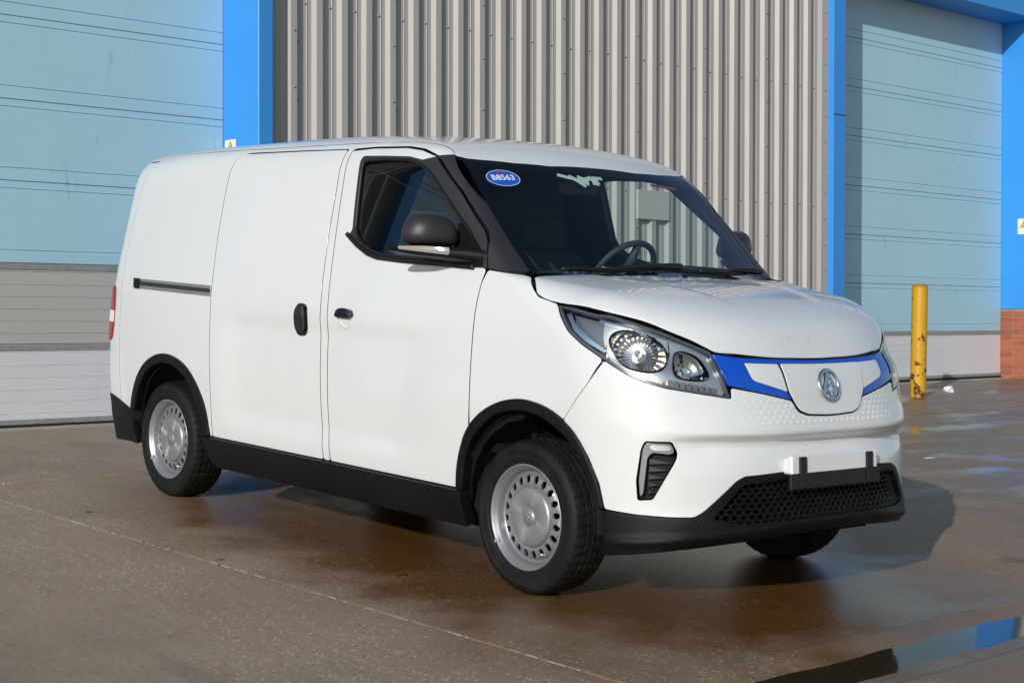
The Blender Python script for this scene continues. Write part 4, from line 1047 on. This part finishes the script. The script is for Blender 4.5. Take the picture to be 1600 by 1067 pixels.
# ------------------------------------------------------------------ warehouse
W0 = (-6.213, -.370, .299)
bld = empty('warehouse', W0, (0, 0, math.atan2(.999, -.046)))
tag(bld, 'warehouse of grey ribbed cladding with pale blue sectional doors and bright blue piers', 'building')
M_CLAD = weathered('grey_cladding', (.455, .445, .43), (.40, .39, .375), (.40, .55), 2.2, .05, 60, streak=True)
M_PIER = weathered('bright_blue_steel', (.037, .285, .76), (.042, .305, .79), (.36, .48), 1.6, .04, 60)
def door_mat(name, c1, c2):
    m = weathered(name, c1, c2, (.38, .5), 1.1, .06, 260); t = NT(m)
    old = t.b.inputs['Base Color'].links[0].from_socket
    v = t.mapped((5, 1, .9)); f = t.noise(2.2, 5, .7, v); f2 = t.noise(1.3, 3, .5)
    dirt = t.math('MULTIPLY', t.ramp(f, [(.60, 0.), (.74, .75)]), t.ramp(f2, [(.5, 0.), (.62, 1.)]))
    t.setc(t.mix(dirt, old, (.16, .22, .23)))
    return m
M_TEAL = door_mat('pale_blue_door', (.43, .695, .81), (.40, .65, .76))
M_DGREY = door_mat('grey_door_panel', (.52, .505, .475), (.48, .465, .44))
M_DLIGHT = door_mat('light_grey_door_panel', (.74, .74, .77), (.70, .70, .73))
M_DSTRIP = weathered('dull_grey_strip', (.24, .24, .25), (.36, .36, .37), (.5, .7), 14, .2, 90)
M_SEALB = mat('door_seal', (.015, .015, .016), .7)
def extrude_profile(prof, s0, s1):
    """prof: (h, dep) from bottom to top"""
    n = len(prof); V = [(s0, -d_, h) for h, d_ in prof] + [(s1, -d_, h) for h, d_ in prof]
    return V, [(i, n + i, n + i + 1, i + 1) for i in range(n - 1)]
def door(s0, s1, joints, mats):
    dr = empty('sectional_door', (0, 0, 0)); dr.parent = bld
    for k in range(len(joints) - 1):
        h0, h1 = joints[k] + .002, joints[k + 1] - .002; gr = lambda h, w=.005, d_=.006: [(h - w, 0), (h - w * .2, -d_), (h + w * .4, -d_ * .7), (h + w * 1.6, .0025), (h + w * 2.6, 0)]
        if mats[k] is M_TEAL: inner = gr(h0 + .088) + gr(h1 - .055)
        else:
            inner = gr(h0 + .075, .003, .003) + [q for i in range(1, 5) for q in gr(h0 + .075 + (h1 - h0 - .14) * i / 5, .002, .002)] + gr(h1 - .06, .003, .003)
        prof = [(h0, -.03), (h0, -.004), (h0 + .004, 0)] + inner + [(h1 - .004, 0), (h1, -.004), (h1, -.03)]
        V, F = extrude_profile(prof, s0, s1); o = obj('door_panel', V, F, mats[k], dr, None, False); autosmooth(o, 12)
        if mats[k] is not M_TEAL:
            MB().box(((s0 + s1) / 2, -.003, h1 - .022), ((s1 - s0) / 2, .004, .020)).build('door_panel_strip', M_DSTRIP, dr)
    MB().box(((s0 + s1) / 2, -.004, joints[0] - .012), ((s1 - s0) / 2, .012, .017)).build('bottom_seal', M_SEALB, dr)
    MB().box(((s0 + s1) / 2, -.002, joints[0] + .022), ((s1 - s0) / 2, .005, .018)).build('bottom_rail', M_DSTRIP, dr)
    MB().box(((s0 + s1) / 2, .045, joints[-1] / 2), ((s1 - s0) / 2, .01, joints[-1] / 2)).build('door_backing', M_SEALB, dr)
    return dr
door(-2.35, 1.862, [.02, .60, 1.183, 1.77, 2.351, 2.945, 3.53, 4.11, 4.70], [M_DLIGHT, M_DGREY] + [M_TEAL] * 6)
door(-8.00, -3.789, [.02, .60, 1.183, 1.77, 2.351, 2.945, 3.53, 4.11, 4.70], [M_DLIGHT, M_DGREY] + [M_TEAL] * 6)
door(9.565, 13.722, [.058, .640, 1.208, 1.772, 2.338, 2.910, 3.475, 4.043, 4.70], [M_DLIGHT] + [M_TEAL] * 7)
def pier(s0, s1, h0, h1, d0=-.12, d1=.49):
    """steel cased pier"""
    p = MB().box(((s0 + s1) / 2, -(d0 + d1) / 2, (h0 + h1) / 2), ((s1 - s0) / 2, (d1 - d0) / 2, (h1 - h0) / 2), None, .006).build('blue_pier', M_PIER, bld, auto=30)
    return p
TOPH = 7.5
pl = pier(1.866, 2.000, -.1, TOPH); pier(-2.49, -2.355, -.1, TOPH); pier(-3.785, -3.652, -.1, TOPH); pc = pier(9.335, 9.560, -.1, TOPH); pr_ = pier(13.727, 13.862, .92, TOPH)
for s0, s1 in ((-8.00, -3.788), (-2.352, 1.863), (9.563, 13.724)):
    MB().box(((s0 + s1) / 2, -.185, 4.88), ((s1 - s0) / 2, .302, .265), None, .006).build('blue_lintel', M_PIER, bld, auto=30)
    MB().box(((s0 + s1) / 2, -.185, 6.32), ((s1 - s0) / 2, .17, 1.185)).build('over_door_wall', M_CLAD, bld)
# rivets down the sunlit pier faces, and the joint in the flashing
mb = MB()
for s_, dd in ((1.866, .03), (13.727, .03)):
    for k in range(16): mb.lathe([(.0, .005), (.005, .004), (.007, 0)], 8, (s_, -dd, .98 + k * .445), (-1, 0, 0))
mb.build('pier_rivets', M_STEEL, bld, smooth=True, kind='stuff')
MB().box((9.4475, -.4915, 3.02), (.113, .003, .004)).build('flashing_joint', M_SEALB, bld)
# ribbed cladding, one sheet per metre
def rib_profile(s0, s1):
    pts = []; k0 = math.floor((s0 - 2.20) / .25); base = .37; cr = .412
    s_ = 2.20 + k0 * .25
    while s_ < s1 + .25:
        for ds_, d_ in ((0, base), (.022, cr), (.082, cr), (.104, base), (.150, base), (.154, base + .004), (.162, base + .004), (.166, base), (.196, base), (.200, base + .004), (.208, base + .004), (.212, base)):
            pts.append((s_ + ds_, d_))
        s_ += .25
    pts = [p for p in pts if s0 <= p[0] <= s1]
    f = lambda q: float(np.interp(q, [p[0] for p in allp], [p[1] for p in allp]))
    return pts
allp = []
s_ = 2.20 - 9 * .25 * 8
for k in range(200):
    for ds_, d_ in ((0, .37), (.022, .412), (.082, .412), (.104, .37), (.150, .37), (.154, .374), (.162, .374), (.166, .37), (.196, .37), (.200, .374), (.208, .374), (.212, .37)): allp.append((s_ + k * .25 + ds_, d_))
AX = np.array([p[0] for p in allp]); AY = np.array([p[1] for p in allp])
def sheet(s0, s1, h0=-.15, h1=TOPH):
    q = [s0] + [float(v) for v in AX if s0 < v < s1] + [s1]; dd = np.interp(q, AX, AY); dd = dd + rng.uniform(-.0008, .0008)
    n = len(q); hs = [h0, h1]; V = [(a_, -b_, h) for h in hs for a_, b_ in zip(q, dd)]
    F = [(i, i + 1, n + i + 1, n + i) for i in range(n - 1)]
    # lapped edge
    o = obj('cladding_sheet', V, F, M_CLAD, bld, None, False); return o
edges = [2.000] + [2.29 + k for k in range(7)] + [9.20]
for a_, b_ in zip(edges[:-1], edges[1:]): sheet(a_, b_)
for k in range(4): sheet(13.864 + k, 14.864 + k)
sheet(-3.49, -2.492); sheet(-3.65, -3.49)
MB().box((9.27, -.30, (TOPH - .15) / 2), (.066, .125, (TOPH + .15) / 2), None, .004).build('corner_trim', M_CLAD, bld, auto=30)
mb = MB()
def screw(s_, h, d_): mb.lathe([(.0, .012), (.006, .011), (.0075, .006), (.0075, .004), (.012, .003), (.012, 0)], 8, (s_, -d_, h), (0, -1, 0))
for k in range(29):
    for h in (.75, 2.02, 3.29, 4.6): screw(2.20 + k * .25 + .180 + rng.uniform(-.004, .004), h + rng.uniform(-.008, .008), .371)
for k in range(7):
    for j in range(12): screw(2.29 + k - .02 - .055 + .038, .3 + j * .46 + rng.uniform(-.02, .02), .4115); screw(2.29 + k + .03, .22 + j * .46, .371)
for j in range(20): screw(9.27, .2 + j * .28, .426)
mb.build('cladding_screws', M_DSTRIP, bld, smooth=True, kind='stuff')
# brick base of the right-hand pier, brick by brick
bp = empty('brick_pier', (13.727, 0, 0)); bp.parent = bld
MB().box((.12, -.19, .46), (.112, .292, .455)).build('mortar', weathered('mortar', (.34, .28, .23), (.27, .22, .18), (.8, .95), 12, .5, 200), bp)
M_BR = [weathered('brick_a', (.42, .115, .055), (.34, .09, .045), (.7, .9), 10, .5, 150), weathered('brick_b', (.46, .14, .065), (.37, .10, .05), (.7, .9), 10, .5, 150), weathered('brick_c', (.36, .10, .055), (.30, .085, .045), (.7, .9), 10, .5, 150)]
bmesh_cache = {}
def brick(x0, x1, y0, y1, z0, z1, mi):
    key = (round(x1 - x0, 4), round(y1 - y0, 4), mi)
    if key not in bmesh_cache:
        q = MB().box((0, 0, 0), ((x1 - x0) / 2, (y1 - y0) / 2, (z1 - z0) / 2), None, .003); o = q.build('brick', M_BR[mi], bp); bmesh_cache[key] = o.data
    else:
        o = bpy.data.objects.new('brick', bmesh_cache[key]); COL.objects.link(o); o.parent = bp
    o.location = ((x0 + x1) / 2 + rng.uniform(-.001, .001), (y0 + y1) / 2, (z0 + z1) / 2)
for c in range(12):
    z0 = .0 + c * .0755; z1 = z0 + .0655; y = .10
    q = 0 if c % 2 else 1
    cuts = [-.485, -.270, -.165, .05] if q else [-.485, -.380, -.165, .05]
    for y0, y1 in zip(cuts[:-1], cuts[1:]): brick(.0, .1025, y0 + .005, y1 - .005, z0, z1, int(rng.integers(0, 3)))
    brick(.1125, .2475, -.485 + .005, -.2, z0, z1, int(rng.integers(0, 3)))
# small fittings of the building
MB().box((6.48, -.400, 1.89), (.232, .030, .142), None, .006).build('wall_box', weathered('box_beige', (.58, .58, .54), (.52, .52, .48), (.5, .6), 4, .1, 80), bld, auto=30)
# pale threshold strip along the door foot
# ------------------------------------------------------------------ signs on the piers
BM = Matrix.Translation(W0) @ Matrix.Rotation(math.atan2(.999, -.046), 4, 'Z')
M_SIGN = mat('sign_cream', (.78, .77, .62), .4); M_SYEL = mat('sign_yellow', (.80, .56, .01), .4); M_SBLK = mat('sign_black', (.02, .02, .02), .4)
def warn_sign(s_, d0, d1, h0, h1, label):
    r = empty('warning_sign'); r.matrix_world = BM @ Matrix.Translation((s_, -(d0 + d1) / 2, h0)); tag(r, label, 'sign')
    w_ = (d1 - d0) / 2; H = h1 - h0
    MB().box((-.003, 0, H / 2), (.0015, w_, H / 2), None, .0005).build('sign_board', M_SIGN, r)
    def tri(k, x_, m_, nm):
        cz = H - .075; R_ = .062 * k; pts = [(x_, 0, cz + R_), (x_, R_ * .95, cz - R_ * .62), (x_, -R_ * .95, cz - R_ * .62)]
        obj(nm, pts + [(a_ + .001, b_, c_) for a_, b_, c_ in pts], [(0, 1, 2), (3, 5, 4), (0, 3, 4, 1), (1, 4, 5, 2), (2, 5, 3, 0)], m_, r, None, False)
    tri(1.0, -.0056, M_SBLK, 'triangle_border'); tri(.80, -.0066, M_SYEL, 'triangle')
    MB().box((-.0072, 0, H - .073), (.0006, .005, .022)).build('triangle_mark', M_SBLK, r)
    return r
warn_sign(1.866, .030, .182, 1.945, 2.190, 'small cream warning sign with yellow triangle on pier behind the van roof')
warn_sign(13.727, .236, .42, 1.885, 2.085, 'small cream warning sign with yellow triangle on pier above red bricks')

# ------------------------------------------------------------------ bollard
def gz(x, y): return -math.tan(TILT) * x
bx, by = -5.344, 9.40
bol = empty('bollard', (bx, by, gz(bx, by)), (math.radians(-.6), math.radians(.5), 0))
tag(bol, 'rust-chipped yellow steel bollard standing before the pale blue door', 'bollard')
mY = mat('bollard_yellow', (.62, .34, .012), .42); t = NT(mY)
z = t.n('ShaderNodeSeparateXYZ'); t.l(t.tc.outputs['Object'], z.inputs[0])
rn = t.noise(15, 5, .65, t.mapped((1, 1, .6))); low = t.ramp(t.math('MULTIPLY', z.outputs[2], 1.2), [(0., .085), (.45, .02), (1., -.03)])
lowv = t.ramp(t.math('MULTIPLY', z.outputs[2], .8), [(0., .10), (.38, .055), (1., 0.)])
rust = t.ramp(t.math('ADD', rn, lowv), [(.632, 0.), (.652, 1.)])
base = t.mix(t.ramp(t.noise(4, 4), [(.4, 0.), (.7, .5)]), (.64, .35, .012), (.54, .29, .015))
t.setc(t.mix(rust, base, (.10, .035, .015))); t.setr(t.math('ADD', t.math('MULTIPLY', rust, .45), .40)); t.setn(t.bump(t.math('SUBTRACT', 1., rust), .5, .002))
MB().lathe([(.084, -.06), (.084, .6), (.084, 1.16), (.086, 1.163), (.086, 1.172), (.082, 1.176)], 40, (0, 0, 0), (0, 0, 1)).build('post', mY, bol, auto=30)
mC = weathered('bollard_cap', (.40, .27, .05), (.25, .15, .04), (.5, .8), 20, .5, 150)
MB().lathe([(.083, 1.174), (.078, 1.190), (.062, 1.203), (.035, 1.210), (0.0, 1.212)], 40, (0, 0, 0), (0, 0, 1)).build('cap', mC, bol, smooth=True)
# ------------------------------------------------------------------ litter
def crumple(name, x, y, r, sc, m, label, cat, seed):
    rg = np.random.default_rng(seed); import bmesh
    bm = bmesh.new(); bmesh.ops.create_icosphere(bm, subdivisions=2, radius=r)
    for v in bm.verts:
        k = rg.uniform(.55, 1.25); v.co = Vector((v.co.x * k * sc[0], v.co.y * k * sc[1], v.co.z * k * sc[2]))
    zm = min(v.co.z for v in bm.verts)
    for v in bm.verts: v.co.z -= zm
    me = bpy.data.meshes.new(name); bm.to_mesh(me); bm.free(); me.materials.append(m)
    o = bpy.data.objects.new(name, me); COL.objects.link(o); o.location = (x, y, gz(x, y) - .002); tag(o, label, cat); return o
M_PAPER = mat('paper_white', (.82, .82, .86), .7)
crumple('crumpled_paper', -5.59, 10.34, .055, (1.1, 1.3, .8), M_PAPER, 'crumpled white paper scrap on the ground beside the bollard', 'litter', 3)
crumple('paper_strip', -1.95, 4.72, .045, (.5, 1.5, .12), M_PAPER, 'flat pale strip of litter on the wet concrete right of the van', 'litter', 5)
M_LEAF = mat('dead_leaf', (.045, .03, .018), .6)
for i, (x, y, r, lb) in enumerate(((-.55, -1.02, .022, 'dark dead leaf on brown wet concrete below the front door'), (-2.62, -1.42, .020, 'dark dead leaf on dry concrete beside the rear wheel'), (-1.22, -1.49, .016, 'small dark leaf caught in the slab joint'))):
    crumple('fallen_leaf', x, y, r, (1.0, 1.3, .12), M_LEAF, lb, 'leaf', 20 + i)
